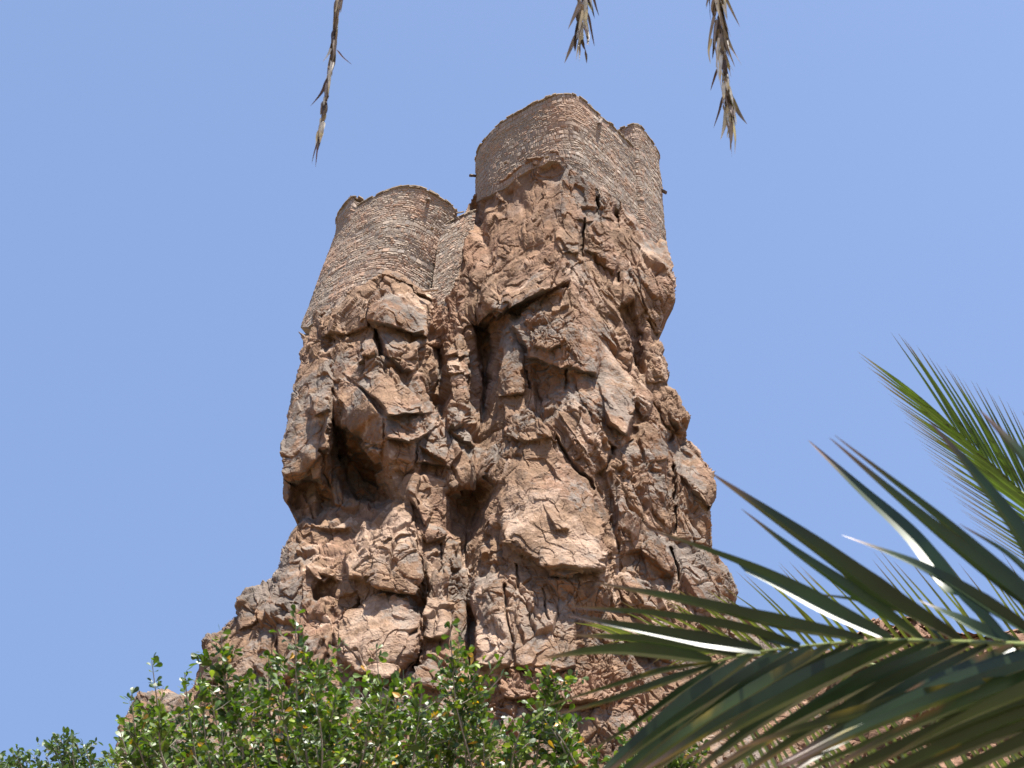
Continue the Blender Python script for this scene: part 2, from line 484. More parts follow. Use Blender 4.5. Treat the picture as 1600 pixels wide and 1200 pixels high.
# --- right pillar: front edge, then faces
line([(880, 290, 15), (882, 340, 14), (872, 388, 6), (885, 445, 2), (890, 500, 0), (893, 545, 0), (897, 575, 6), (905, 620, 10), (930, 680, 10), (950, 740, 14)])
line([(725, 350, 158), (715, 375, 160), (706, 410, 155), (700, 450, 152), (697, 480, 148), (730, 500, 140), (757, 530, 150), (757, 590, 150), (752, 640, 130), (748, 690, 105), (742, 760, 90), (740, 830, 95), (742, 900, 85), (738, 960, 60), (730, 1020, 35), (722, 1100, 10)])
line([(728, 318, dR0+8), (760, 330, 122), (765, 400, 108)], False)
line([(800, 300, 92), (800, 350, 84), (800, 400, 70), (840, 340, 48), (840, 385, 38), (790, 450, 66), (770, 480, 92), (800, 500, 52), (790, 560, 62), (780, 620, 70), (800, 660, 44), (780, 700, 46)], False)
line([(830, 690, 4), (815, 740, -6), (780, 780, 24), (770, 800, 40), (850, 800, -14), (880, 740, -4), (900, 850, -20), (860, 900, -16), (800, 860, -10), (775, 880, 10), (770, 950, -14), (800, 1010, -26), (765, 1040, -14)], False)
line([(950, 860, -4), (930, 930, -8), (900, 1000, -14), (960, 990, 20), (1000, 1000, 34), (900, 1060, -24), (1000, 1080, 18), (800, 1060, -34), (850, 1120, -48)], False)
line([(960, 400, 84), (960, 460, 72), (980, 520, 76), (940, 560, 38), (985, 600, 66), (1000, 700, 70), (1040, 640, 108), (1050, 780, 96), (1000, 800, 58), (1060, 900, 96), (980, 900, 36), (960, 680, 40), (975, 760, 34), (1020, 560, 108), (925, 340, 58), (930, 400, 50), (990, 380, 110), (920, 500, 26)], False)
line([(1026, 385, dR1+10), (1050, 420, 160), (1058, 460, 156), (1033, 510, 150), (1025, 530, 140), (1044, 590, 138), (1075, 640, 152), (1072, 685, 146), (1115, 740, 158), (1112, 800, 146), (1113, 856, 140), (1140, 900, 150), (1148, 948, 146), (1180, 968, 160), (1205, 1000, 150), (1220, 1060, 120), (1260, 1120, 90), (1320, 1280, 60), (1330, 1460, 30)], False)
line([(1100, 1040, 80), (1050, 1120, 30), (1150, 1150, 50), (950, 1160, -40), (850, 1250, -70), (1000, 1300, -60), (1150, 1400, -40), (700, 1200, -40), (700, 1460, -110), (1000, 1460, -110)], False)
# --- left pillar
line([(606, 450, tl[len(tl)*6//10][2]-6), (604, 480, 36), (608, 520, 42), (592, 572, 14), (600, 640, 4), (604, 690, 6)])
line([(484, 510, dL0+6), (470, 535, 160), (458, 620, 140), (446, 690, 128), (440, 750, 128), (464, 818, 126), (450, 850, 124), (436, 891, 120), (408, 915, 130), (370, 940, 140), (350, 985, 140), (318, 1000, 140), (305, 1076, 130), (262, 1080, 170), (216, 1086, 180), (184, 1140, 170), (170, 1280, 140), (150, 1460, 110)], False)
line([(530, 520, 104), (535, 570, 66), (505, 640, 84), (495, 720, 84), (525, 690, 78), (470, 640, 116), (470, 720, 112)], False)
line([(545, 700, 96), (560, 730, 112), (585, 770, 112), (600, 790, 84)])
line([(500, 770, 112), (530, 800, 108), (560, 825, 96), (500, 850, 92), (470, 880, 92)], False)
line([(620, 740, 40), (620, 790, 36), (640, 850, 16), (600, 850, 10), (560, 880, 30), (590, 930, 10), (600, 980, -6), (560, 1000, -4), (640, 1000, 4), (560, 940, 26)], False)
line([(500, 900, 62), (450, 950, 78), (400, 1000, 92), (450, 1040, 50), (520, 1060, 10), (350, 1050, 110), (500, 980, 40), (400, 1100, 60), (300, 1140, 110), (520, 1150, -20), (400, 1250, 20), (250, 1250, 90), (550, 1300, -60)], False)
line([(655, 470, tl[-2][2]-6), (668, 500, 92), (676, 530, 130), (690, 530, 132), (684, 590, 112), (680, 640, 104), (662, 540, 64), (650, 600, 36), (660, 640, 30), (650, 690, 34), (665, 740, 50), (690, 760, 56), (715, 760, 62)], False)
line([(685, 480, 142), (700, 520, 120), (720, 530, 112), (720, 600, 100), (715, 660, 84), (720, 700, 66), (700, 790, 66), (680, 830, 44), (690, 900, 30), (685, 960, 16), (680, 1030, 0), (665, 850, 44), (665, 930, 34), (660, 1000, 20), (715, 860, 80), (720, 930, 66)], False)
# --- outer frame so that everything inside the outline is covered
line([(20, 1080, 260), (20, 1480, 150), (1500, 1480, 60), (1500, 1000, 160), (1200, 900, 190), (1180, 500, 220), (1120, 240, 260), (880, 180, 30), (640, 180, 200), (400, 420, 260), (300, 800, 240), (150, 1000, 240)])
edges.append((len(ctrl)-1, len(ctrl)-12))

GS = 0.85 if not globals().get('FAST') else 2.0
GX0, GX1, GY0, GY1 = 160, 1340, 215, 1440
gx = np.arange(GX0, GX1+GS, GS); gy = np.arange(GY0, GY1+GS, GS)
W_, H_ = len(gx), len(gy)
D0 = np.full((H_, W_), 100.0)
vco = [Vector((float(p[0]), float(p[1]))) for p in ctrl]
v_, e_, f_, ov, oe, of = delaunay_2d_cdt(vco, edges, [], 0, 1e-4)
val = []
for i, v in enumerate(v_):
    if ov[i]: val.append(float(np.mean([ctrl[k][2] for k in ov[i]])))
    else:
        dd = [((v.x-c[0])**2+(v.y-c[1])**2, c[2]) for c in ctrl]; dd.sort()
        val.append((dd[0][1]+dd[1][1])/2)
for f in f_:
    a, b, c = [(v_[k].x, v_[k].y, val[k]) for k in f]
    x0, x1 = min(a[0], b[0], c[0]), max(a[0], b[0], c[0]); y0, y1 = min(a[1], b[1], c[1]), max(a[1], b[1], c[1])
    i0, i1 = max(0, int((x0-GX0)/GS)), min(W_-1, int((x1-GX0)/GS)+1)
    j0, j1 = max(0, int((y0-GY0)/GS)), min(H_-1, int((y1-GY0)/GS)+1)
    if i1 < i0 or j1 < j0: continue
    X, Y = np.meshgrid(gx[i0:i1+1], gy[j0:j1+1])
    den = (b[1]-c[1])*(a[0]-c[0])+(c[0]-b[0])*(a[1]-c[1])
    if abs(den) < 1e-9: continue
    w1 = ((b[1]-c[1])*(X-c[0])+(c[0]-b[0])*(Y-c[1]))/den
    w2 = ((c[1]-a[1])*(X-c[0])+(a[0]-c[0])*(Y-c[1]))/den
    w3 = 1-w1-w2
    m = (w1 >= -1e-6) & (w2 >= -1e-6) & (w3 >= -1e-6)
    sub = D0[j0:j1+1, i0:i1+1]; sub[m] = (w1*a[2]+w2*b[2]+w3*c[2])[m]
XX, YY = np.meshgrid(gx, gy)
def blur(A, r):
    k = int(max(1, r/GS))
    for ax in (0, 1):
        for _ in range(2):
            c = np.cumsum(np.concatenate([np.repeat(np.take(A, [0], ax), k+1, ax), A, np.repeat(np.take(A, [-1], ax), k, ax)], ax), ax)
            n = A.shape[ax]
            A = (np.take(c, range(2*k+1, 2*k+1+n), ax)-np.take(c, range(0, n), ax))/(2*k+1)
    return A
D0 = blur(D0, 3)
# traced lines are bent a little by noise so that no edge is straight
Pw = np.stack([XX/26.0, YY/26.0, XX*0], -1)
WX = 4.5*fbm(Pw, 4, 301, .6); WY = 4.5*fbm(Pw, 4, 302, .6)
XW, YW = XX+WX, YY+WY
def poly_sd(poly, X, Y):
    """signed distance, positive inside"""
    P = np.array(poly, float); Q = np.roll(P, -1, 0)
    d2 = np.full(X.shape, 1e9); ins = np.zeros(X.shape, bool)
    for (ax, ay), (bx, by) in zip(P, Q):
        ex, ey = bx-ax, by-ay; wx, wy = X-ax, Y-ay
        t = np.clip((wx*ex+wy*ey)/(ex*ex+ey*ey+1e-9), 0, 1)
        d2 = np.minimum(d2, (wx-ex*t)**2+(wy-ey*t)**2)
        c = ((ay <= Y) != (by <= Y)) & (X < (bx-ax)*(Y-ay)/(by-ay+1e-12)+ax)
        ins ^= c
    d = np.sqrt(d2); return np.where(ins, d, -d)
def block(poly, raise_, gxy=(0, 0), bev=4):
    P = np.array(poly, float)
    i0 = max(0, int((P[:, 0].min()-8-GX0)/GS)); i1 = min(W_, int((P[:, 0].max()+8-GX0)/GS))
    j0 = max(0, int((P[:, 1].min()-8-GY0)/GS)); j1 = min(H_, int((P[:, 1].max()+8-GY0)/GS))
    X = XW[j0:j1, i0:i1]; Y = YW[j0:j1, i0:i1]
    sd = poly_sd(poly, X, Y)
    k = np.sqrt(np.clip(1-(1-np.clip(sd/bev, 0, 1))**2, 0, 1))
    cx, cy = P.mean(0)
    y0_, y1_ = P[:, 1].min(), P[:, 1].max(); tl_ = math.sin(cx*12.9+cy*7.1)*.5      # blocks grow out of the cliff at the top and break off below
    pr = ((Y-y0_)+(X-cx)*tl_)/(y1_-y0_)
    k = k*(.28+.72*sstep(pr, .0, .6))
    D0[j0:j1, i0:i1] += k*BK*(-raise_+gxy[0]*(X-cx)+gxy[1]*(Y-cy))
RECESS = [
 ([(520,662),(545,668),(578,702),(604,742),(622,785),(590,800),(552,792),(528,745),(514,705)],64,13),
 ([(500,700),(540,690),(610,740),(640,790),(560,826),(490,826)],34,22),
 ([(448,748),(500,745),(522,790),(500,825),(468,822),(450,790)],52,10),
 ([(692,770),(750,745),(790,755),(775,800),(750,840),(740,900),(705,900),(712,850),(690,830)],58,24),
 ([(736,506),(768,510),(778,535),(770,580),(766,645),(752,655),(748,590),(737,555)],44,10),
 ([(768,486),(800,478),(850,464),(888,446),(888,452),(860,458),(822,484),(795,515),(770,520)],16,6),
 ([(826,572),(888,582),(884,620),(835,628)],12,9),
 ([(636,560),(690,540),(694,560),(690,650),(672,640),(650,600)],22,10),
 ([(700,890),(745,890),(748,1050),(712,1060)],26,12),
 ([(648,920),(668,940),(668,1050),(640,1060),(652,1000)],20,7),
 ([(520,610),(532,660),(540,700),(520,740),(512,690)],26,7),
 ([(592,515),(600,560),(590,562),(585,530)],18,4),
 ([(655,700),(700,725),(690,745),(655,742)],18,5),
 ([(870,610),(895,600),(960,695),(975,730),(950,745),(900,660)],-8,4),
 ([(985,470),(1003,520),(1010,580),(998,590),(985,545),(965,480)],22,6),
 ([(985,660),(1000,730),(985,745),(965,700)],14,5),
 ([(1045,660),(1070,690),(1050,740),(1052,850),(1044,850),(1036,720)],12,5),
 ([(945,870),(1000,860),(1050,905),(1050,925),(985,900),(950,905)],18,6),
 ([(465,820),(520,830),(560,830),(540,860),(500,868),(470,850)],20,8),
 ([(498,890),(530,905),(520,945),(490,935)],20,6),
 ([(525,930),(560,925),(545,945),(520,985),(512,960)],18,6),
 ([(762,880),(790,850),(800,885),(770,905),(752,930)],16,6),
 ([(745,940),(752,1040),(735,1060),(728,960)],24,6),
 ([(640,1015),(660,1020),(640,1080),(560,1075),(560,1062),(610,1066)],16,6),
 ([(1060,700),(1080,720),(1075,780),(1062,760)],10,4),
]
def recess(poly, amt, bev):
    P = np.array(poly, float)
    i0 = max(0, int((P[:, 0].min()-8-GX0)/GS)); i1 = min(W_, int((P[:, 0].max()+8-GX0)/GS))
    j0 = max(0, int((P[:, 1].min()-8-GY0)/GS)); j1 = min(H_, int((P[:, 1].max()+8-GY0)/GS))
    sd = poly_sd(poly, XW[j0:j1, i0:i1], YW[j0:j1, i0:i1])
    D0[j0:j1, i0:i1] += 1.18*amt*sstep(sd, -3, bev)
def crack(pts, depth, w=1.6):
    P = np.array(pts, float)
    i0 = max(0, int((P[:, 0].min()-10-GX0)/GS)); i1 = min(W_, int((P[:, 0].max()+10-GX0)/GS))
    j0 = max(0, int((P[:, 1].min()-10-GY0)/GS)); j1 = min(H_, int((P[:, 1].max()+10-GY0)/GS))
    X = XX[j0:j1, i0:i1]+WX[j0:j1, i0:i1]*1.3; Y = YY[j0:j1, i0:i1]+WY[j0:j1, i0:i1]
    d2 = np.full(X.shape, 1e9)
    for (ax, ay), (bx, by) in zip(P[:-1], P[1:]):
        ex, ey = bx-ax, by-ay; wx, wy = X-ax, Y-ay
        t = np.clip((wx*ex+wy*ey)/(ex*ex+ey*ey+1e-9), 0, 1)
        ta = np.minimum(1, 1)
        d2 = np.minimum(d2, (wx-ex*t)**2+(wy-ey*t)**2)
    D0[j0:j1, i0:i1] += depth*np.exp(-d2/(w*w))
BK = 1.22
BLOCKS = [
 ([(757,470),(757,450),(790,420),(830,395),(868,380),(882,390),(890,412),(892,438),(850,462),(800,478),(775,500)],22,(0,-.3),4),
 ([(762,472),(772,458),(795,447),(800,470),(780,496)],8,(0,.2),4),
 ([(800,510),(820,480),(862,452),(890,448),(922,478),(932,520),(934,590),(890,575),(822,560),(818,540)],18,(.1,-.15),5),
 ([(824,500),(850,480),(880,470),(884,540),(860,548),(830,540)],5,(0,-.2),3),
 ([(778,522),(805,512),(820,560),(818,618),(782,622)],14,(0,-.1),6),
 ([(935,520),(958,545),(985,592),(990,640),(975,680),(950,660),(935,610)],10,(0,-.35),3),
 ([(893,575),(935,592),(965,640),(985,690),(960,702),(930,668),(905,620)],14,(.1,0),3),
 ([(868,655),(888,612),(920,650),(952,700),(955,742),(930,752),(900,700)],14,(0,.25),3),
 ([(835,640),(868,640),(905,690),(930,735),(928,762),(880,702),(840,680)],10,(0,.1),3),
 ([(775,772),(782,720),(828,683),(880,700),(918,745),(938,810),(945,865),(935,892),(850,885),(790,850)],18,(.1,-.12),8),
 ([(845,838),(880,830),(902,838),(945,868),(930,888),(880,902),(845,882)],12,(0,-.6),3),
 ([(850,792),(868,780),(880,800),(890,827),(870,832)],9,(0,-.2),3),
 ([(820,720),(850,715),(880,760),(870,790),(835,780)],-5,(0,-.3),4),
 ([(745,965),(752,920),(765,895),(800,882),(812,920),(808,990),(795,1042),(750,1040)],18,(.1,-.15),6),
 ([(800,930),(850,900),(900,940),(905,1040),(850,1062),(803,1040)],14,(0,-.15),6),
 ([(856,905),(945,885),(950,930),(935,975),(900,960),(870,930)],8,(0,.5),5),
 ([(932,300),(948,300),(958,318),(968,348),(950,345),(935,338)],8,(0,-.1),3),
 ([(905,320),(925,322),(930,345),(912,350),(895,345)],6,(0,-.2),3),
 ([(865,350),(890,345),(908,352),(905,400),(880,395),(868,380)],8,(0,-.2),4),
 ([(915,350),(950,350),(965,400),(960,430),(930,400),(915,390)],9,(.1,-.1),4),
 ([(1000,385),(1030,372),(1045,395),(1058,440),(1057,470),(1045,492),(1028,515),(1005,480),(992,420)],16,(.1,.05),7),
 ([(970,430),(995,420),(1010,480),(990,500),(972,470)],12,(.1,.1),4),
 ([(1000,545),(1030,532),(1045,580),(1040,602),(1012,600)],12,(.1,0),5),
 ([(985,625),(1003,590),(1022,622),(1005,655)],12,(0,-.1),3),
 ([(1040,610),(1060,612),(1079,652),(1070,684),(1045,662)],14,(0,0),5),
 ([(1038,690),(1075,688),(1117,740),(1115,800),(1085,775),(1055,735)],14,(0,-.25),4),
 ([(1070,790),(1112,800),(1112,855),(1085,850)],6,(0,0),5),
 ([(1060,872),(1100,860),(1145,908),(1147,948),(1090,962),(1065,922)],16,(.1,.1),7),
 ([(930,455),(962,468),(1005,545),(1000,585),(960,520)],-14,(0,0),5),
 ([(925,465),(950,470),(985,530),(995,560),(975,545),(940,500)],6,(0,-.2),3),
 ([(925,745),(948,800),(953,872),(966,868),(966,800),(942,732)],-20,(0,0),6),
 ([(962,765),(985,745),(1003,800),(990,845),(965,850)],10,(.3,0),4),
 ([(1000,738),(1032,725),(1050,790),(1048,830),(1020,800)],9,(.2,0),4),
 ([(1000,850),(1045,835),(1050,900),(1010,905)],10,(0,.1),5),
 ([(950,900),(1000,880),(1055,920),(1050,960),(980,950)],10,(0,-.1),5),
 ([(995,660),(1030,650),(1045,720),(1005,730)],8,(.1,-.1),4),
 ([(960,700),(990,690),(1000,735),(970,750)],12,(0,.2),4),
 ([(575,472),(603,438),(615,440),(668,478),(668,500),(664,532),(640,520),(600,508),(575,502)],24,(0,-.1),5),
 ([(500,502),(520,480),(575,460),(575,512),(540,522),(505,530)],14,(0,-.1),6),
 ([(588,432),(605,420),(672,460),(674,478),(615,440)],12,(0,0),2),
 ([(595,526),(615,520),(650,545),(648,577),(633,582),(605,560)],20,(0,-.2),4),
 ([(555,532),(575,510),(592,530),(590,562),(560,572)],12,(0,-.1),4),
 ([(648,555),(680,560),(684,590),(668,620),(650,590)],14,(0,0),5),
 ([(535,582),(545,570),(590,566),(640,605),(668,648),(605,652),(600,640),(560,602)],20,(0,-.45),4),
 ([(530,592),(560,602),(600,652),(601,695),(560,692),(532,662)],16,(-.2,.3),4),
 ([(532,662),(560,692),(601,700),(600,762),(570,752),(540,702)],8,(0,.8),6),
 ([(598,645),(625,636),(680,655),(680,672),(640,692),(602,682)],24,(0,-.6),3),
 ([(600,682),(648,690),(646,732),(630,742),(605,712)],22,(0,.3),5),
 ([(650,690),(705,680),(718,710),(705,732),(650,722)],14,(0,-.4),4),
 ([(645,745),(668,740),(678,800),(664,824),(642,780)],20,(.2,-.35),4),
 ([(697,532),(722,518),(734,560),(728,662),(700,672),(698,600)],30,(0,-.02),6),
 ([(693,545),(728,540),(730,556),(696,560)],7,(0,-.6),2),
 ([(693,575),(728,570),(730,585),(696,590)],6,(0,-.6),2),
 ([(700,668),(738,660),(742,692),(715,692)],16,(0,-.5),3),
 ([(705,640),(715,632),(722,665),(708,672)],8,(0,0),3),
 ([(462,600),(470,530),(500,520),(520,600),(512,700),(480,742),(443,742),(447,682)],16,(0,.03),8),
 ([(485,622),(512,612),(516,640),(492,652)],14,(0,-.4),3),
 ([(505,640),(525,620),(530,700),(520,760),(508,740)],16,(0,.1),5),
 ([(515,745),(530,690),(545,700),(535,790),(518,790)],10,(0,.1),5),
 ([(538,862),(560,822),(600,797),(640,797),(662,830),(664,902),(642,932),(600,920),(545,902)],24,(0,-.15),9),
 ([(588,800),(638,798),(650,830),(600,850)],5,(0,-.3),4),
 ([(518,988),(545,945),(580,930),(630,940),(652,965),(645,1020),(610,1062),(550,1052),(525,1022)],22,(0,-.12),9),
 ([(668,870),(690,830),(706,850),(704,960),(690,1002),(665,1000)],16,(0,-.1),6),
 ([(655,825),(690,815),(700,838),(665,850)],12,(0,-.3),3),
 ([(655,1030),(690,1005),(705,1040),(690,1080),(650,1070)],14,(0,-.3),5),
 ([(480,887),(500,870),(522,890),(502,912)],14,(0,-.4),3),
 ([(485,912),(510,910),(520,935),(490,940)],-14,(0,0),5),
 ([(368,947),(385,916),(410,916),(406,962),(376,986)],16,(0,0),6),
 ([(312,1002),(345,985),(362,1002),(345,1062),(310,1072)],14,(0,0),7),
 ([(430,965),(450,930),(472,960),(460,1062),(430,1062)],12,(0,0),6),
 ([(478,945),(510,938),(522,982),(502,1052),(480,1042)],14,(0,0),6),
 ([(398,960),(425,930),(430,990),(410,1060),(395,1040)],10,(0,0),6),
 ([(440,870),(470,850),(480,900),(460,940),(440,930)],10,(0,0),6),
 ([(525,900),(545,905),(560,930),(530,970),(515,940)],8,(0,0),5),
 ([(770,300),(800,280),(816,330),(800,412),(770,432)],6,(0,0),14),
 ([(820,300),(850,285),(866,340),(850,382),(820,392)],6,(0,0),14),
 ([(725,372),(755,350),(766,420),(740,462),(720,442)],6,(0,0),14),
 ([(712,455),(745,450),(750,502),(722,515)],14,(0,0),6),
 ([(752,462),(775,445),(778,478),(760,520),(748,510)],12,(0,0),5),
 ([(735,700),(775,690),(780,760),(750,790),(730,760)],14,(0,.2),6),
 ([(790,620),(830,640),(860,690),(820,690),(785,680)],14,(0,-.1),5),
 ([(700,700),(740,705),(745,760),(715,780),(695,750)],12,(0,.1),5),
 ([(790,1045),(850,1040),(900,1050),(960,1070),(960,1100),(880,1100),(790,1090)],10,(0,-.7),4),
 ([(950,960),(1010,965),(1060,990),(1040,1030),(960,1010)],12,(0,-.2),5),
]
for r_k in RECESS: recess(*r_k)
for b_k in BLOCKS: block(*b_k)
CRACKS = [([(911,345),(910,370),(912,398)],26,1.8), ([(931,298),(932,318),(934,336)],34,2.2), ([(958,305),(964,322),(967,356)],32,2.2),
 ([(1052,728),(1052,770),(1054,832)],26,2.0), ([(1050,858),(1054,880),(1060,912)],24,1.8), ([(790,925),(791,960),(800,1002)],20,1.8),
 ([(690,848),(691,875),(692,905)],16,1.4), ([(965,428),(967,444)],14,1.4), ([(888,575),(884,610)],16,2),
 ([(822,580),(826,612)],14,1.6), ([(870,690),(905,740),(930,765)],16,2.2), ([(955,700),(945,735)],18,2.5),
 ([(648,810),(655,870),(662,930)],10,1.5), ([(560,935),(520,985)],16,2.2), ([(652,960),(662,1010),(650,1060)],16,2.5),
 ([(520,655),(528,690),(524,740)],22,3), ([(640,570),(600,560)],12,2), ([(590,520),(592,560)],22,3), ([(668,530),(690,560),(690,650)],24,4),
 ([(1020,620),(1045,690)],14,2), ([(760,745),(775,760)],14,2.2), ([(812,885),(808,930)],14,2),
 ([(850,920),(856,980)],10,1.6),([(1010,500),(1025,530)],12,2),([(985,540),(1003,580)],20,3.5)]
D0 = .35*D0+.65*blur(D0, 1)
for c_k in CRACKS: crack(*c_k)

NZ = 1.0
# ---- the outline against the sky and against the masonry
silL = [(484,494),(487,500),(483,518),(470,520),(472,535),(468,553),(469,568),(463,593),(460,617),(453,643),(448,663),(446,687),(444,713),(439,737),(442,760),(441,775),(450,793),(457,808),(466,819),(453,838),(446,860),(436,891),(411,911),(408,917),(386,916),(380,921),(366,946),(371,963),(361,969),(346,985),(324,988),(314,1001),(316,1019),(310,1041),(301,1074),(292,1082),(281,1086),(262,1079),(240,1082),(216,1084),(200,1112),(182,1136),(187,1154),(181,1170),(178,1300),(178,1450)]
silR = [(1027,376),(1032,374),(1042,380),(1045,397),(1053,417),(1057,440),(1058,463),(1050,483),(1033,508),(1030,522),(1023,526),(1033,538),(1042,560),(1047,580),(1042,602),(1057,607),(1065,620),(1068,637),(1079,653),(1073,670),(1070,685),(1083,698),(1103,723),(1117,738),(1116,777),(1108,793),(1113,810),(1112,840),(1113,857),(1137,894),(1149,928),(1148,948),(1166,957),(1183,968),(1200,985),(1213,1018),(1216,1040),(1250,1075),(1300,1120),(1330,1300),(1335,1450)]
outline = silL[::-1]+bndL[1:-1]+[(676,466),(688,476),(698,452),(706,402),(714,366),(722,345)]+bndR[:-1]+silR
wob = sstep(YY, 370, 420)
XO = XX+wob*(2.2*fbm(np.stack([XX/9, YY/9, XX*0], -1), 3, 311, .6)); YO = YY+wob*(2.2*fbm(np.stack([XX/9, YY/9, XX*0], -1), 3, 312, .6))
XO = XO+(1-wob)*1.2*vnoise(np.stack([XX/3, YY/3, XX*0], -1), 315); YO = YO+(1-wob)*(2.2*vnoise(np.stack([XX/4, YY/6, XX*0], -1), 316)+4*fbm(np.stack([XX/17, YY/17, XX*0], -1), 3, 317, .6))
SD = poly_sd(outline, XO, YO)
mask = SD > 0
def open_dist(pts, X, Y):
    d2 = np.full(X.shape, 1e9)
    for (ax, ay), (bx, by) in zip(pts[:-1], pts[1:]):
        ex, ey = bx-ax, by-ay; wx, wy = X-ax, Y-ay
        t = np.clip((wx*ex+wy*ey)/(ex*ex+ey*ey+1e-9), 0, 1)
        d2 = np.minimum(d2, (wx-ex*t)**2+(wy-ey*t)**2)
    return np.sqrt(d2)
dl = np.minimum(open_dist(silL, XO, YO), open_dist(silR, XO, YO))
R_ = 20.0
q = np.clip(dl/R_, 0, 1)
D0 += 26*(1-np.sqrt(np.clip(1-(1-q)**2, 0, 1)))
t_ = np.clip(SD/3.0, 0, 1); D0 += 9*(1-np.sqrt(np.clip(1-(1-t_)**2, 0, 1)))*(dl > 6)

S2 = S_of(YY)
Yd_ = L_of(YY)+D0*S2
P = at_y(XX, YY, Yd_)
# ---- surface directions of the blurred form
Ds = blur(D0.copy(), 14); Ps = at_y(XX, YY, L_of(YY)+Ds*S2)
du = np.gradient(Ps, axis=1); dv = np.gradient(Ps, axis=0)
N = np.cross(dv, du); N /= np.linalg.norm(N, axis=2)[..., None]+1e-9
N = np.where((N[..., 1] > 0)[..., None], -N, N)
# work only on the rock itself
ii = np.nonzero(mask); p = P[ii]; nn = N[ii]; xx = XX[ii]; yy = YY[ii]
warp = np.stack([fbm(p*.55, 3, 401), fbm(p*.55+31, 3, 402), fbm(p*.55+57, 3, 403)], -1)
pw = p+warp*.55
# joints: beds nearly level, splitting planes leaning to the right
th = rad(-32)
px_, pz_ = pw[:, 0]*math.cos(th)-pw[:, 2]*math.sin(th), pw[:, 0]*math.sin(th)+pw[:, 2]*math.cos(th)
rightish = sstep(xx-(880+(yy-240)*.08), -30, 60)*sstep(yy, 330, 420)
A1 = np.stack([pw[:, 0]/1.5, pw[:, 1]/1.5, pw[:, 2]/3.2], -1)
A2 = np.stack([px_/0.75, pw[:, 1]/1.4, pz_/3.0], -1)
h1, r1, g1 = facets(A1, 501, 2.4)
h1b, r1b, g1b = facets(A2, 502, 2.4)
h1 = h1*(1-rightish)+h1b*rightish; g1 = g1*(1-rightish)+g1b*rightish
pw2 = p+warp*.3+.08*np.stack([vnoise(p*3, 411), vnoise(p*3, 412), vnoise(p*3, 413)], -1)
h2, r2, g2_ = facets(np.stack([pw2[:, 0]/.62, pw2[:, 1]/.62, pw2[:, 2]/1.35], -1), 503, 2.6)
h3, r3, g3 = facets(np.stack([pw2[:, 0]/.27, pw2[:, 1]/.27, pw2[:, 2]/.24], -1), 504, 2.0)
h4, r4, g4 = facets(pw2/.11, 505, 1.0)
f1 = fbm(p*.9, 3, 420); f2 = fbm(p*4, 4, 421, .6); f3 = fbm(p*14, 3, 422, .6)
strata = vnoise(np.stack([p[:, 0]*.25, p[:, 1]*.25, (p[:, 2]+.35*warp[:, 0])*4.2], -1), 430)
rough = sstep(fbm(p*.5+8, 3, 440), -.25, .45)
# smoother clay-like face under the tall tower
sm = sstep(yy, 250, 300)*(1-sstep(yy, 400, 440))*(1-sstep(xx, 860, 885))*sstep(xx, 700, 720)*.5
rub = sstep(poly_sd([(672,470),(712,440),(712,500),(700,545),(676,545)], xx, yy), -6, 4)+sstep(poly_sd([(760,1052),(850,1042),(1000,1060),(1010,1110),(760,1110)], xx, yy), -6, 6)
rub = np.clip(rub, 0, 1)
amp = 1-.55*sm
calm = sstep(fbm(p*.42+21, 3, 441), -.3, .35)          # broken zones against big plain slabs
big = np.zeros(len(xx))
for pl_ in ([(782,735),(828,690),(880,702),(916,750),(936,812),(942,868),(880,900),(800,850)], [(450,690),(462,610),(478,545),(505,560),(510,640),(500,735),(455,738)],
            [(900,480),(925,480),(985,592),(985,690),(940,650),(905,600)], [(545,575),(600,590),(660,640),(600,690),(560,690),(532,650)], [(540,990),(580,935),(640,950),(640,1010),(600,1050)],
            [(600,445),(665,480),(660,520),(610,500)], [(1040,695),(1080,700),(1112,745),(1108,790),(1060,740)], [(845,838),(900,832),(942,868),(880,898)], [(782,530),(815,530),(818,610),(785,615)],
            [(690,775),(745,760),(760,830),(740,900),(710,900)]):
    big = np.maximum(big, sstep(poly_sd(pl_, XW[ii], YW[ii]), -4, 8))
amp = amp*(1-.72*big); calm = calm*(1-.75*big); rough = rough*(1-.55*big)
rb = fbm(pw*np.array([1.0, 1.0, .2])+3, 3, 451, .5); rib = 1-abs(rb)*2.2        # upright ribs
fz = fbm(pw*np.array([.85, .85, .16])+63, 4, 452, .5); fh = fbm(pw*np.array([.22, .22, 1.0])+83, 4, 453, .5)
long_c = np.exp(-(fz/.016)**2)*sstep(vnoise(p*.5, 454), -.5, .2); bed_c = np.exp(-(fh/.014)**2)*sstep(vnoise(p*.6, 455), -.2, .4)
hv, rv, gv = facets(np.stack([(pw2[:, 0]+.25*pw2[:, 2])/.6, pw2[:, 1]/.6, pw2[:, 2]/2.6], -1), 507, 2.2)
disp = NZ*(.12*rib*(1-.5*sm)+.085*hv*(1-.6*big)*(1-.7*sm)-.07*long_c*(1-.5*big)-.04*bed_c*(1-sm)*(1-.6*big)+.11*h1*amp+(.010+.060*calm)*h2*amp*(1-.3*rub)+(.008+.03*rough*calm+.09*rub)*h3*(1-.6*sm)+(.010*rough+.004+.04*rub)*h4
        + .025*f1+(.012+.012*calm)*f2+.012*f3+.02*strata*rough)
disp -= NZ*(.06*np.exp(-(g1/.03)**2)*amp+.03*calm*np.exp(-(g2_/.05)**2)*(1-sm)+.015*np.exp(-(g3/.09)**2)*rough*calm)
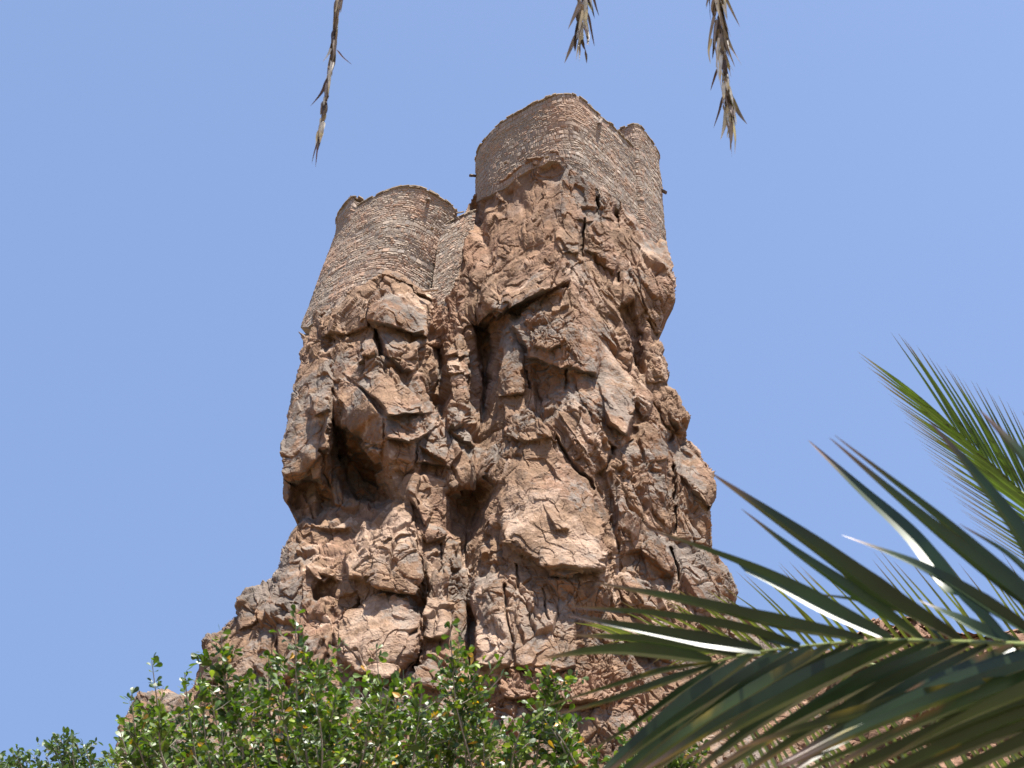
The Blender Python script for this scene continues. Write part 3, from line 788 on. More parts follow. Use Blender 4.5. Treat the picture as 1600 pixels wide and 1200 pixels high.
# keep the seam with the masonry tight
nb = sstep(SD[ii], 0, 14)
keep = np.where(dl[ii] < SD[ii]+2, 1.0, .55+.45*nb)
disp = disp*keep*(.75+.25*sstep(yy, 300, 500))*(.6+.4*sstep(dl[ii], 0, 9))
edge = sstep(dl[ii], 0, 10)
dirv = nn*np.array([1, 1, 1.0])
p2 = p+dirv*disp[:, None]
P2 = P.copy(); P2[ii] = p2
# where the sheet is stretched over a step, relax it
for it in range(4):
    su = np.linalg.norm(np.gradient(P2, axis=1), axis=2); sv = np.linalg.norm(np.gradient(P2, axis=0), axis=2)
    k_ = .7*sstep(np.maximum(su, sv)/(S2*GS), 3.0, 7.0)[..., None]
    av = P2.copy(); av[1:-1, 1:-1] = (P2[:-2, 1:-1]+P2[2:, 1:-1]+P2[1:-1, :-2]+P2[1:-1, 2:])/4
    inn_ = mask.copy(); inn_[1:-1, 1:-1] &= mask[:-2, 1:-1] & mask[2:, 1:-1] & mask[1:-1, :-2] & mask[1:-1, 2:]
    P2 = np.where(inn_[..., None], P2*(1-k_)+av*k_, P2)
p2 = P2[ii]
# ---- colours
du = np.gradient(P2, axis=1); dv = np.gradient(P2, axis=0)
N2 = np.cross(dv, du); N2 /= np.linalg.norm(N2, axis=2)[..., None]+1e-9
N2 = np.where((N2[..., 1] > 0)[..., None], -N2, N2)[ii]
tan = np.array([.292, .180, .110]); org = np.array([.29, .140, .068]); gry = np.array([.205, .172, .145]); pal = np.array([.50, .365, .27]); brn = np.array([.135, .075, .048]); ros = np.array([.28, .150, .098])
c = np.broadcast_to(tan, p.shape).copy()
n_lo = fbm(p*.35+3, 3, 601); n_md = fbm(p*1.1+5, 4, 602, .6); n_hi = fbm(p*6+5, 4, 603, .65); n_b = fbm(p*.8+40, 4, 604, .6)
n_st = fbm(p*np.array([3.2, 3.2, .28])+11, 4, 605, .6)          # run-off streaks
n_bd = fbm(np.stack([pw[:, 0]*.3, pw[:, 1]*.3, pw[:, 2]*3.2], -1)+70, 3, 606, .6)   # tone of the beds
def mixc(c, col, t): return c*(1-t[:, None])+np.asarray(col)*t[:, None]
c = mixc(c, ros, .45*sstep(n_b, -.05, .35))
c = mixc(c, brn, .48*sstep(n_md+.5*n_hi, .08, .5))
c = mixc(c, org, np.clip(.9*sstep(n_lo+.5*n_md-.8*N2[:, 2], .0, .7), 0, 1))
c = mixc(c, pal, .7*sstep(n_b*.6+.5*n_bd+.35*n_hi, .22, .5)*(1-sm))
c = mixc(c, pal*.95, .7*sstep(r2+.3*n_md, .82, 1.0)*(1-sm)*(N2[:, 2] > -.1))
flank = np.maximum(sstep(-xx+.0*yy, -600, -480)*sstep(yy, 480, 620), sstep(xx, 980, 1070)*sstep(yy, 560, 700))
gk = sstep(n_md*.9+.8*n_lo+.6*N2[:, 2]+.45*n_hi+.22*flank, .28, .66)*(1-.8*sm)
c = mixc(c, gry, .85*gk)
c = mixc(c, gry*.62, .6*sstep(n_st+.35*n_hi, .16, .5)*sstep(n_lo, -.35, .2)*(1-.5*sm))
c = mixc(c, org*np.array([.98, 1, 1.02]), .6*sm)
c *= .93*(.9+.2*r2)[:, None]*(.92+.16*r3)[:, None]*(1+.16*n_bd)[:, None]*(1+.32*n_hi)[:, None]
c = mixc(c, np.array([.34, .19, .115]), .5*rub)
fresh = np.zeros(len(xx))
for pl_ in ([(790,760),(870,770),(945,868),(930,888),(880,900),(800,880)], [(545,900),(560,830),(600,800),(640,800),(662,860),(650,920)], [(525,985),(580,932),(645,965),(640,1020),(600,1055),(530,1030)],
            [(745,960),(765,895),(850,900),(900,950),(900,1040),(760,1045)], [(670,860),(705,850),(700,1000),(668,1000)], [(940,530),(985,592),(985,680),(945,620)]):
    fresh = np.maximum(fresh, sstep(poly_sd(pl_, XW[ii], YW[ii]), -6, 6))
c = mixc(c, pal, .55*fresh*sstep(n_b+.6*n_hi, -.45, .3)*(1-.6*gk))
left_grey = sstep(poly_sd([(290,1090),(300,990),(360,915),(412,905),(395,960),(350,1010),(330,1100)], xx, yy), -10, 10)+sstep(poly_sd([(170,1200),(170,1070),(295,1065),(290,1110),(230,1200)], xx, yy), -10, 10)
c = mixc(c, gry*.55, .6*np.clip(left_grey, 0, 1)*sstep(n_hi+n_md, -.5, .3))  # darker grey over the left shoulder and the low left outcrop
c = np.clip(c*.77, .008, .8)
# ---- the sheet, then its thickness
vid = -np.ones(mask.shape, np.int64); vid[ii] = np.arange(len(p2))
q_ = mask[:-1, :-1] & mask[1:, :-1] & mask[1:, 1:] & mask[:-1, 1:]
F = np.stack([vid[:-1, :-1][q_], vid[1:, :-1][q_], vid[1:, 1:][q_], vid[:-1, 1:][q_]], -1)
E = np.concatenate([F[:, [0, 1]], F[:, [1, 2]], F[:, [2, 3]], F[:, [3, 0]]])
key = E[:, 0]*10000000+E[:, 1]; rkey = E[:, 1]*10000000+E[:, 0]
be = E[~np.isin(key, rkey)]
bv = np.unique(be); mp = -np.ones(len(p2), np.int64); mp[bv] = np.arange(len(bv))
V = [p2]; C_ = [c]; Fs = [F]; last = bv; 
cen = p2.mean(0)
for k, dist in enumerate([.5, 1.2, 2.2, 3.6, 5.2, 7.0]):
    q3 = p2[bv].copy(); q3[:, 1] += dist
    q3 += .25*np.stack([vnoise(q3*.9, 701), vnoise(q3*.9, 702)*0, vnoise(q3*.9, 703)], -1)*min(1, dist)
    q3[:, 0] += (cen[0]-q3[:, 0])*.03*dist
    base = sum(len(v) for v in V)
    new = base+np.arange(len(bv))
    a = last if k == 0 else prev
    A_ = (be[:, 0] if k == 0 else prev[mp[be[:, 0]]]); B_ = (be[:, 1] if k == 0 else prev[mp[be[:, 1]]])
    Fs.append(np.stack([B_, A_, new[mp[be[:, 0]]], new[mp[be[:, 1]]]], -1))
    prev = new; V.append(q3); C_.append(c[bv]*.95)
# closing sheet at the back, coarse
st = max(1, int(10/GS)); mk = mask[::st, ::st]; Pc = P[::st, ::st].copy(); 
Pc = np.stack([Pc[..., 0]+(cen[0]-Pc[..., 0])*.2, np.maximum(Pc[..., 1], L_of(YY[::st, ::st])+3.5)+6.6, Pc[..., 2]], -1)
vb = -np.ones(mk.shape, np.int64); vb[mk] = np.arange(mk.sum())
qb = mk[:-1, :-1] & mk[1:, :-1] & mk[1:, 1:] & mk[:-1, 1:]
base = sum(len(v) for v in V)
Fb = np.stack([vb[:-1, :-1][qb], vb[:-1, 1:][qb], vb[1:, 1:][qb], vb[1:, :-1][qb]], -1)+base
V.append(Pc[mk]); C_.append(np.broadcast_to(tan, (int(mk.sum()), 3)))
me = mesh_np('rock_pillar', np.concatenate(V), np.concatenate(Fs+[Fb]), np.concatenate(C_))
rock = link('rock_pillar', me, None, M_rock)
tag(rock, 'steep craggy orange-brown rock pillar carrying the two stone towers', 'cliff', kind='structure')
print('rock verts', len(p2))
# ================================================================== the ground: valley floor rising to the foot of the rock
def ground_z(x, y):
    up = sstep(y, 7, 37)*12.2
    side = 1-sstep(abs(x+2), 26, 90)
    down = 1-sstep(y, 75, 160)
    g = up*side*down
    return g-.0+.25*g/12.0*fbm(np.stack([x*.2, y*.2, x*0], -1), 3, 801)
rr = np.concatenate([np.arange(-60, 61, 1.5), ])
ax_x = np.concatenate([-np.geomspace(6000, 62, 24), rr, np.geomspace(62, 6000, 24)])
ax_y = np.concatenate([-np.geomspace(6000, 42, 24), np.arange(-40, 110, 1.5), np.geomspace(112, 6000, 24)])
GXX, GYY = np.meshgrid(ax_x, ax_y); GZ = ground_z(GXX, GYY)
hh, ww = GXX.shape; gi = np.arange(hh*ww).reshape(hh, ww)
Gf = np.stack([gi[:-1, :-1], gi[:-1, 1:], gi[1:, 1:], gi[1:, :-1]], -1).reshape(-1, 4)
gc = np.broadcast_to(np.array([.15, .115, .07]), (hh*ww, 3))
gme = mesh_np('ground', np.stack([GXX, GYY, GZ], -1).reshape(-1, 3), Gf, gc, True)
M_ground = stone_mat('dry_soil', .95, 1.2, .6, .1, .35)
tag(link('ground', gme, None, M_ground), 'dry stony valley floor rising to the foot of the rock', kind='structure')
# low rocky ridge further back on the right
def ridge(name, top, Y0, label, depth_px=320, seed=900, col=None):
    top = np.array(top, float)
    px = np.arange(top[0, 0], top[-1, 0], 2.0); n = len(px); m = depth_px//2
    ty = np.interp(px, top[:, 0], top[:, 1])+3*fbm(np.stack([px/14, px*0, px*0], -1), 3, seed)
    v = np.arange(-30, m)
    PX = np.broadcast_to(px[None], (len(v), n)); V = np.broadcast_to(v[:, None]*2.0, PX.shape)
    PY = ty[None]+np.maximum(V, 0)
    Yy = Y0+np.where(V < 0, -V*.12, 1.2*np.exp(-V/9)-V*.012)
    P_ = at_y(PX, PY, Yy); P_[..., 2] += np.where(V < 0, V*.02, 0)
    q = P_.reshape(-1, 3); w = np.stack([fbm(q*.4, 3, seed+k) for k in (1, 2, 3)], -1)
    a, r, g = facets((q+w*.6)/np.array([1.8, 1.8, 2.2]), seed+4, 2.4)
    b, r2_, g_ = facets((q+w*.4)/.6, seed+5, 2.4)
    d = .4*a+.12*b+.12*fbm(q*1.5, 4, seed+6)-.1*np.exp(-(g/.05)**2)
    q = q+d[:, None]*np.array([.1, -1, .25])
    cc = np.array([.20, .115, .075])*(.75+.3*r[:, None])*(1+.3*fbm(q*1.4, 3, seed+8))[:, None]
    idx = np.arange(len(q)).reshape(PX.shape)
    F_ = np.stack([idx[:-1, :-1], idx[1:, :-1], idx[1:, 1:], idx[:-1, 1:]], -1).reshape(-1, 4)
    o = link(name, mesh_np(name, q, F_, cc), None, M_rock)
    tag(o, label, kind='structure'); return o
ridge('rocky_ridge', [(1226, 1075), (1240, 1040), (1262, 1022), (1300, 1012), (1352, 978), (1372, 970), (1398, 974), (1412, 962), (1430, 968), (1446, 992), (1500, 1000), (1600, 985), (1800, 960)], 56,
      'low reddish rocky ridge behind the palm leaves')

# ================================================================== leaves
def leaf_mat(name, rough, transl, spec=.5, nscale=6):
    m, n, l, b = new_mat(name)
    at = n.new('ShaderNodeAttribute'); at.attribute_name = 'tone'
    tc = n.new('ShaderNodeTexCoord'); nz = n.new('ShaderNodeTexNoise'); nz.inputs['Scale'].default_value = nscale; nz.inputs['Detail'].default_value = 4
    l.new(tc.outputs['Object'], nz.inputs['Vector'])
    mr = n.new('ShaderNodeMapRange'); mr.inputs[1].default_value = .3; mr.inputs[2].default_value = .7; mr.inputs[3].default_value = .7; mr.inputs[4].default_value = 1.3
    l.new(nz.outputs[0], mr.inputs[0])
    mx = n.new('ShaderNodeMix'); mx.data_type = 'RGBA'; mx.blend_type = 'MULTIPLY'; mx.inputs[0].default_value = 1
    l.new(at.outputs['Color'], mx.inputs[6]); l.new(mr.outputs[0], mx.inputs[7])
    l.new(mx.outputs[2], b.inputs['Base Color'])
    b.inputs['Roughness'].default_value = rough; b.inputs['Specular IOR Level'].default_value = spec
    tb = n.new('ShaderNodeBsdfTranslucent'); sc = n.new('ShaderNodeMix'); sc.data_type = 'RGBA'; sc.blend_type = 'MULTIPLY'; sc.inputs[0].default_value = 1
    sc.inputs[7].default_value = (1.5, 1.75, .45, 1)
    l.new(mx.outputs[2], sc.inputs[6]); l.new(sc.outputs[2], tb.inputs['Color'])
    ms = n.new('ShaderNodeMixShader'); ms.inputs[0].default_value = transl
    l.new(b.outputs[0], ms.inputs[1]); l.new(tb.outputs[0], ms.inputs[2])
    l.new(ms.outputs[0], n['Material Output'].inputs['Surface'])
    return m
M_palm = leaf_mat('palm_leaf', .40, .05, .45, 9)
M_palm2 = leaf_mat('thin_palm_leaf', .38, .18, .5, 9)
M_dry = leaf_mat('dry_palm_leaf', .65, .03, .3, 25)
M_leaf = leaf_mat('glossy_leaf', .42, .24, .5, 20)
M_leaf2 = leaf_mat('grey_green_leaf', .45, .2, .5, 20)
M_bark, n_, l_, b_ = new_mat('bark')
nz = n_.new('ShaderNodeTexNoise'); nz.inputs['Scale'].default_value = 40
cr = n_.new('ShaderNodeValToRGB'); cr.color_ramp.elements[0].color = (.12, .095, .075, 1); cr.color_ramp.elements[1].color = (.34, .29, .24, 1)
l_.new(nz.outputs[0], cr.inputs[0]); l_.new(cr.outputs[0], b_.inputs['Base Color']); b_.inputs['Roughness'].default_value = .8
M_stalk, n_, l_, b_ = new_mat('green_stalk'); b_.inputs['Base Color'].default_value = (.17, .2, .05, 1); b_.inputs['Roughness'].default_value = .4

def bez(pts, n):
    """smooth curve through the points"""
    P_ = np.array(pts, float); k = len(P_); s = np.concatenate([[0], np.cumsum(np.linalg.norm(np.diff(P_[:, :3], axis=0), axis=1))]); s /= s[-1]
    if k == 2: return P_[0]*(1-np.linspace(0, 1, n))[:, None]+P_[1]*np.linspace(0, 1, n)[:, None]
    T_ = np.gradient(P_, s, axis=0); u = np.linspace(0, 1, n); out = []
    for t in u:
        i = min(max(np.searchsorted(s, t)-1, 0), k-2); h = s[i+1]-s[i]; x = (t-s[i])/h
        out.append((2*x**3-3*x**2+1)*P_[i]+(x**3-2*x**2+x)*h*T_[i]+(-2*x**3+3*x**2)*P_[i+1]+(x**3-x**2)*h*T_[i+1])
    return np.array(out)
def tube(P_, R_, K=6):
    V = []; F_ = []
    P_ = np.asarray(P_); n = len(P_)
    tg = np.gradient(P_, axis=0)
    for i in range(n):
        t = Vector(tg[i]).normalized(); u = t.cross(Vector((.3, .9, .25))).normalized(); w = t.cross(u)
        r = R_[i] if hasattr(R_, '__len__') else R_
        for k in range(K):
            a = 2*math.pi*k/K; V.append(Vector(P_[i])+u*math.cos(a)*r+w*math.sin(a)*r)
    for i in range(n-1):
        for k in range(K): F_.append((i*K+k, i*K+(k+1) % K, (i+1)*K+(k+1) % K, (i+1)*K+k))
    return [tuple(v) for v in V], F_
GLN = Vector((.06, -.94, .34)).normalized()     # faces both sun and viewer: such leaf halves glint
def blade(curve, width, up, fold=.5, glint=0, gln=GLN, blotch=0, blotch_side=1, twist=0., cols=None, tipc=None, rng=random, n=18, shape=0.9, base_narrow=.3, wid=.18):
    """one folded palm leaflet along curve; up = direction its open side faces"""
    P_ = bez(curve, n); tg = np.gradient(P_, axis=0); V = []; C_ = []; F_ = []
    ph = rng.uniform(0, 9)
    for i in range(n):
        t = i/(n-1); T_ = Vector(tg[i]).normalized(); U = Vector(up); U = (U-T_*U.dot(T_)).normalized(); S_ = T_.cross(U)
        a = twist*t+.10*math.sin(t*5+ph); U2 = U*math.cos(a)+S_*math.sin(a); S2_ = T_.cross(U2)
        w = width*.5*(base_narrow+(1-base_narrow)*min(1, t/wid)**.8)*(max(0, 1-t)**shape)+width*.012
        if t > .6: w *= 1-.25*(t-.6)
        c = Vector(P_[i]); f = fold*(1-.5*t)
        th_ = width*.02
        for (sx, uz) in ((-1, f), (0, 0), (0, 0), (1, f*.9)):
            if glint and sx == glint:
                g2 = gln+Vector((.34*math.sin(t*4.2+ph), 0, .30*math.cos(t*5.1+ph*2)-.12))
                gs = T_.cross((g2-T_*g2.dot(T_)).normalized())
                if gs.dot(S2_)*sx < 0: gs = -gs
                V.append(c+gs*(w*.8))
            else: V.append(c+S2_*(sx*w)+U2*(uz*w))
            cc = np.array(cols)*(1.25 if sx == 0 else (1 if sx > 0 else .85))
            if blotch and sx == blotch_side:
                kb = sstep(math.sin(t*blotch+ph)+.6*math.sin(t*blotch*2.7+ph*3), .2, .9); cc = cc*(1-kb)+np.array((.20, .15, .02) if ph > 4 else (.11, .055, .02))*kb
            if tipc is not None:
                k = sstep(t, .72, .98); cc = cc*(1-k)+np.array(tipc)*k
            C_.append(cc)
    for i in range(n-1):
        for k in (0, 2): F_.append((i*4+k, i*4+k+1, (i+1)*4+k+1, (i+1)*4+k))
    return [tuple(v) for v in V], F_, C_
def px3(p): return at_d(p[0], p[1], p[2])
def build_blade(root, curve_px, wpx, up, mat, col, tipc, rng, **kw):
    pts = [px3(p) for p in curve_px]; D = curve_px[0][2]
    if kw.get('glint'):        # a leaf whose one half mirrors the sun lies square to the half-way direction
        cc_ = np.array([0, 0, CAMZ]); tc_ = -(pts[1]-cc_)/np.linalg.norm(pts[1]-cc_)
        g_n = tc_+np.array(sd); g_n /= np.linalg.norm(g_n); kk = float(np.dot(pts[0]-cc_, g_n))
        pts = [cc_+(p-cc_)*(1-.8+.8*kk/float(np.dot(p-cc_, g_n))) for p in pts]; kw['gln'] = Vector(g_n)
    V, F_, C_ = blade(pts, wpx*D/FPX, up, cols=col, tipc=tipc, rng=rng, **kw)
    return link('leaflet', mesh_np('leaflet', np.array(V), np.array(F_), np.array(C_), True), root, mat)
def frond_root(name, p, label, cat='palm frond', group=None):
    r = bpy.data.objects.new(name, None); scene.collection.objects.link(r)
    r.location = (0, 0, 0); tag(r, label, cat, group); return r
def stalk(root, px_, r0, r1, mat=None, name='rachis', n=26):
    P_ = bez([px3(p) for p in px_], n); V, F_ = tube(P_, np.linspace(r0, r1, n), 8)
    return link(name, mesh_np(name, np.array(V), np.array(F_), None, True), root, mat or M_stalk)
G1 = (.017, .036, .009); TIP = (.16, .10, .085)
# ---------------- near frond
rng = random.Random(5)
nf = frond_root('palm_frond', None, 'large dark green palm frond close to the viewer, reaching in from the right edge')
RA = [(1740, 1020, 1.88), (1600, 1008, 2.0), (1500, 1004, 2.09), (1400, 1001, 2.18), (1300, 1006, 2.27), (1240, 1012, 2.32), (1180, 1020, 2.38), (1115, 1035, 2.44)]
stalk(nf, RA, .0055, .0016)
UP = [ # curve px points base..tip, width, up-vector, twist
 ([(1700,1014,1.90),(1560,908,1.98),(1425,797,2.06),(1296,684,2.16)],30,(0.35, 0.3, 0.85),.3),
 ([(1706,1016,1.92),(1600,925,1.98),(1470,812,2.06),(1304,680,2.16)],22,(0.1, 0.5, 0.8),-.2),
 ([(1572,1004,2.03),(1500,935,2.07),(1420,835,2.12),(1350,770,2.2),(1263,688,2.3)],34,(0.5, 0.3, 0.8),.25),
 ([(1498,1003,2.10),(1400,948,2.14),(1270,852,2.2),(1108,737,2.32)],38,(0.4, 0.35, 0.85),.2),
 ([(1440,1001,2.16),(1330,925,2.2),(1245,865,2.27),(1158,795,2.36)],24,(0.2, 0.4, 0.9),.1),
 ([(1392,1000,2.19),(1310,962,2.23),(1200,903,2.3),(1008,824,2.42)],30,(0.35, 0.3, 0.9),.15),
 ([(1350,1001,2.23),(1220,978,2.28),(1080,942,2.36),(930,910,2.48)],28,(0.1, 0.45, 0.9),.2),
 ([(1250,1010,2.31),(1150,986,2.34),(1010,960,2.42),(884,948,2.5)],23,(0.2, 0.3, 0.9),.1),
 ([(1190,1018,2.37),(1100,1004,2.4),(1000,984,2.46),(884,961,2.54)],26,(0.05, 0.5, 0.8),.2),
 ([(1150,1026,2.4),(1080,1012,2.43),(990,1000,2.48),(893,992,2.55)],23,(0.1, 0.4, 0.9),.2),
 ([(1112,1034,2.44),(1040,1024,2.47),(950,1018,2.52),(846,1028,2.6)],28,(0.1, 0.45, 0.9),.2),
 ([(1680,1010,1.92),(1605,858,1.98),(1525,745,2.06),(1450,656,2.14)],35,(0.5, 0.3, 0.7),.3),
 ([(1760,960,1.88),(1680,820,1.92),(1600,716,1.98),(1530,640,2.06)],33,(0.4, 0.5, 0.7),.2),
 ([(1640,1010,1.97),(1560,960,2.0),(1450,893,2.05),(1315,836,2.15)],28,(-0.5, -0.8, 0.3),.7),
 ([(1700,1000,1.95),(1640,930,1.98),(1580,870,2.03),(1498,818,2.1)],14,(0.2, 0.5, 0.8),.3),
 ([(1475,1003,2.1),(1420,960,2.2),(1340,938,2.25),(1255,926,2.3)],11,(0.2, 0.5, 0.8),.3),
 ([(1590,1005,2.02),(1550,995,2.05),(1490,965,2.1),(1435,938,2.16)],26,(-0.2, -0.9, 0.3),.5),
]
for q_, (cu, w, up, tw) in enumerate(UP):
    k = rng.uniform(.8, 1.3)
    gl = {2: 1, 5: 1, 7: 1, 8: 1}.get(q_, 0)
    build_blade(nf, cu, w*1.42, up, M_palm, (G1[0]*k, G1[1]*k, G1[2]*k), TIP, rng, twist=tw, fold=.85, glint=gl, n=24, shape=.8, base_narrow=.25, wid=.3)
LO = [([(1115,1036,2.44),(1040,1048,2.42),(950,1074,2.4),(846,1106,2.4)],15), ([(1122,1038,2.43),(1040,1066,2.4),(960,1092,2.38),(866,1118,2.38)],21),
      ([(1135,1034,2.42),(1050,1092,2.38),(980,1140,2.36),(905,1180,2.36)],22), ([(1160,1026,2.4),(1080,1090,2.36),(1000,1165,2.34),(930,1230,2.34)],17)]
for k in range(19):
    bx = 1178+k*31.5+rng.uniform(-8, 8); t = (bx-1178)/600
    by = float(np.interp(bx, [r[0] for r in RA[::-1]], [r[1] for r in RA[::-1]])); bd = float(np.interp(bx, [r[0] for r in RA[::-1]], [r[2] for r in RA[::-1]]))
    sl_ = .74-.28*min(1, t*1.5)+rng.uniform(-.09, .09); L_ = 390+90*t+rng.uniform(-40, 30)
    dx = -L_/math.hypot(1, sl_); dy = -dx*sl_
    LO.append(([(bx, by+2, bd), (bx+dx*.33, by+dy*.335, bd-.03), (bx+dx*.67, by+dy*.675, bd-.07), (bx+dx, by+dy+14, bd-.1)], rng.uniform(32, 45)))
for k in range(9):
    bx = 1540+k*34; L_ = 470; sl_ = .28+.035*k+rng.uniform(-.06, .06); dx = -L_/math.hypot(1, sl_); dy = -dx*sl_
    LO.append(([(bx+60, 1060+k*8, 1.9), (bx+60+dx*.33, 1060+k*8+dy*.3, 1.92), (bx+60+dx*.67, 1060+k*8+dy*.66, 1.95), (bx+60+dx, 1060+k*8+dy+10, 2.0)], rng.uniform(30, 48)))
for cu, w in LO:
    k = rng.uniform(.7, 1.15); y_ = rng.random()
    col = (G1[0]*k*(1.6 if y_ < .2 else 1), G1[1]*k*(1.25 if y_ < .2 else 1), G1[2]*k*.8)
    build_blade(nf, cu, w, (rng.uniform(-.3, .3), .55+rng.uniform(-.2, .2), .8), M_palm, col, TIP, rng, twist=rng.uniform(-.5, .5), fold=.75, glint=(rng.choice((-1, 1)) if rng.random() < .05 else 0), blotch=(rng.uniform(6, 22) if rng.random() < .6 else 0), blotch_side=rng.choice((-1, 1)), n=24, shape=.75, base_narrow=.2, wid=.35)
# ---------------- thin leaved frond at the upper right
def feather(name, label, base, uv, lv, nl, w, mat, col, seed, rr=.006, tipc=TIP, upv=(.2, .5, .8), jit=8):
    rng = random.Random(seed); root = frond_root(name, None, label)
    stalk(root, base, rr, rr*.25)
    B = bez(base, nl)
    for i in range(nl):
        t = i/(nl-1)
        for side, (v0, v1) in enumerate((uv, lv)):
            if v0 is None: continue
            vx = v0[0]*(1-t)+v1[0]*t+rng.uniform(-jit, jit); vy = v0[1]*(1-t)+v1[1]*t+rng.uniform(-jit, jit)
            b = B[i]; dd = rng.uniform(-.12, .12)+(.15 if side == 0 else -.15)
            sag = rng.uniform(2, 8)
            cu = [(b[0], b[1], b[2]), (b[0]+vx*.5, b[1]+vy*.5-sag, b[2]+dd*.5), (b[0]+vx, b[1]+vy, b[2]+dd)]
            k = rng.uniform(.75, 1.3)
            build_blade(root, cu, w*rng.uniform(.8, 1.15), upv, mat, (col[0]*k, col[1]*k, col[2]*k), tipc, rng, twist=rng.uniform(-.4, .4), n=9, shape=.8)
    return root
feather('palm_frond', 'slender bright palm frond fanning out at the right edge above the big one',
        [(1900, 1075, 5.0), (1800, 970, 5.2), (1700, 868, 5.4), (1600, 772, 5.6), (1545, 722, 5.75), (1500, 680, 5.9)], ((-60, -260), (-112, -165)), ((-380, -250), (-158, -128)), 44, 7, M_palm2, (.045, .07, .016), 21, rr=.008, jit=5)
feather('palm_frond', 'yellowish thin-leaved palm frond behind the lower half of the big one',
        [(1760, 1150, 4.6), (1600, 1090, 4.8), (1450, 1052, 5.0), (1300, 1032, 5.2), (1120, 1014, 5.45), (985, 1003, 5.6)], ((-190, -275), (-100, -30)), ((-60, 150), (-70, 6)), 49, 8, M_palm2, (.10, .115, .024), 22, rr=.012, jit=16)
feather('palm_frond', 'pale thin-leaved palm frond along the bottom right corner',
        [(1800, 1330, 4.2), (1600, 1262, 4.3), (1450, 1225, 4.4), (1300, 1210, 4.5), (1180, 1215, 4.6)], ((-150, -190), (-70, -100)), ((-120, 40), (-120, 40)), 49, 9, M_palm2, (.11, .13, .045), 23, rr=.012, jit=22)
# ---------------- dead fronds hanging down from above
def dead(label, stem, r, n, lo, hi, wlo, whi, spread, seed, extra=()):
    rng = random.Random(seed); root = frond_root('dead_palm_frond', None, label, 'dead frond', 'dead palm fronds hanging from above')
    stalk(root, stem, r, r*.3, M_dry_stalk, 'stem')
    B = bez(stem, 60)
    for i in range(n):
        t = (i+rng.random())/n; b = B[min(59, int(t*56))]; L_ = rng.uniform(lo, hi)*(1-.35*t)
        k = min(59, int(t*56)+6); tgx = B[k][0]-b[0]; tgy = B[k][1]-b[1]; q = math.hypot(tgx, tgy); tgx /= q; tgy /= q
        s = rng.gauss(0, 1)*spread*(1-.5*t); side = rng.choice((-1, 1))*rng.uniform(0, 1.4*spread)*(1-.4*t)
        D = b[2]+rng.uniform(-.05, .05)
        cu = [(b[0]+side*.4, b[1], D), (b[0]+side+tgx*L_*.5+s*.3, b[1]+tgy*L_*.5, D+rng.uniform(-.04, .04)), (b[0]+tgx*L_+s+side, b[1]+tgy*L_, D+rng.uniform(-.08, .08))]
        pale = rng.random()
        col = (.52, .49, .44) if pale < .42 else ((.22, .18, .155) if pale < .72 else (.062, .043, .036))
        build_blade(root, cu, rng.uniform(wlo, whi), (rng.uniform(-1, 1), -1, rng.uniform(-.3, .3)), M_dry, col, None, rng, twist=rng.uniform(-1.6, 1.6), fold=.7, n=9, shape=.7, base_narrow=.7)
    for cu, w, col in extra:
        build_blade(root, cu, w, (.5, -1, .1), M_dry, col, None, rng, twist=.4, fold=.5, n=10, shape=.7)
    return root
M_dry_stalk, n_, l_, b_ = new_mat('dry_stalk'); b_.inputs['Base Color'].default_value = (.14, .1, .075, 1); b_.inputs['Roughness'].default_value = .8
dead('long thin dead palm frond hanging down on the left', [(540, -170, 6.4), (533, -40, 6.4), (525, 40, 6.4), (516, 110, 6.4), (506, 175, 6.4), (496, 232, 6.4)], .008, 90, 30, 60, 6, 11, 2.4, 31,
     [([(519, 70, 6.4), (513, 85, 6.35), (504, 97, 6.3)], 5, (.5, .46, .4)), ([(526, 78, 6.4), (536, 90, 6.4), (550, 101, 6.42)], 4, (.1, .06, .06)),
      ([(512, 122, 6.4), (502, 146, 6.36), (485, 166, 6.34)], 7, (.08, .05, .04)), ([(499, 215, 6.4), (492, 235, 6.4), (487, 256, 6.4)], 3, (.1, .06, .04)), ([(497, 222, 6.4), (495, 240, 6.4), (493, 262, 6.4)], 3, (.13, .06, .04))])
dead('short bushy dead palm frond hanging above the tall tower', [(922, -190, 6.0), (915, -60, 6.0), (911, 0, 6.0), (908, 40, 6.0), (906, 80, 6.0)], .008, 98, 38, 80, 4, 10, 13, 32,
     [([(925, -10, 6.0), (930, 8, 6), (936, 25, 6)], 6, (.08, .05, .04)), ([(918, 20, 6.0), (923, 45, 6), (929, 73, 6)], 6, (.08, .05, .045)), ([(892, 70, 6.0), (888, 82, 6), (880, 84, 6)], 3, (.09, .06, .05))])
dead('thick ragged dead palm frond hanging down on the right', [(1112, -190, 5.8), (1119, -60, 5.8), (1124, 20, 5.8), (1130, 90, 5.8), (1137, 150, 5.8), (1143, 218, 5.8)], .009, 98, 46, 90, 5, 11, 11, 33,
     [([(1129, 150, 5.8), (1124, 172, 5.8), (1115, 200, 5.8)], 5, (.11, .07, .06)), ([(1120, 108, 5.8), (1116, 122, 5.8), (1110, 142, 5.8)], 5, (.1, .06, .05)), ([(1112, 60, 5.8), (1107, 78, 5.8), (1110, 100, 5.8)], 6, (.45, .4, .33)),
      ([(1110, -10, 5.8), (1105, 2, 5.8), (1103, 10, 5.8)], 4, (.1, .06, .05))])

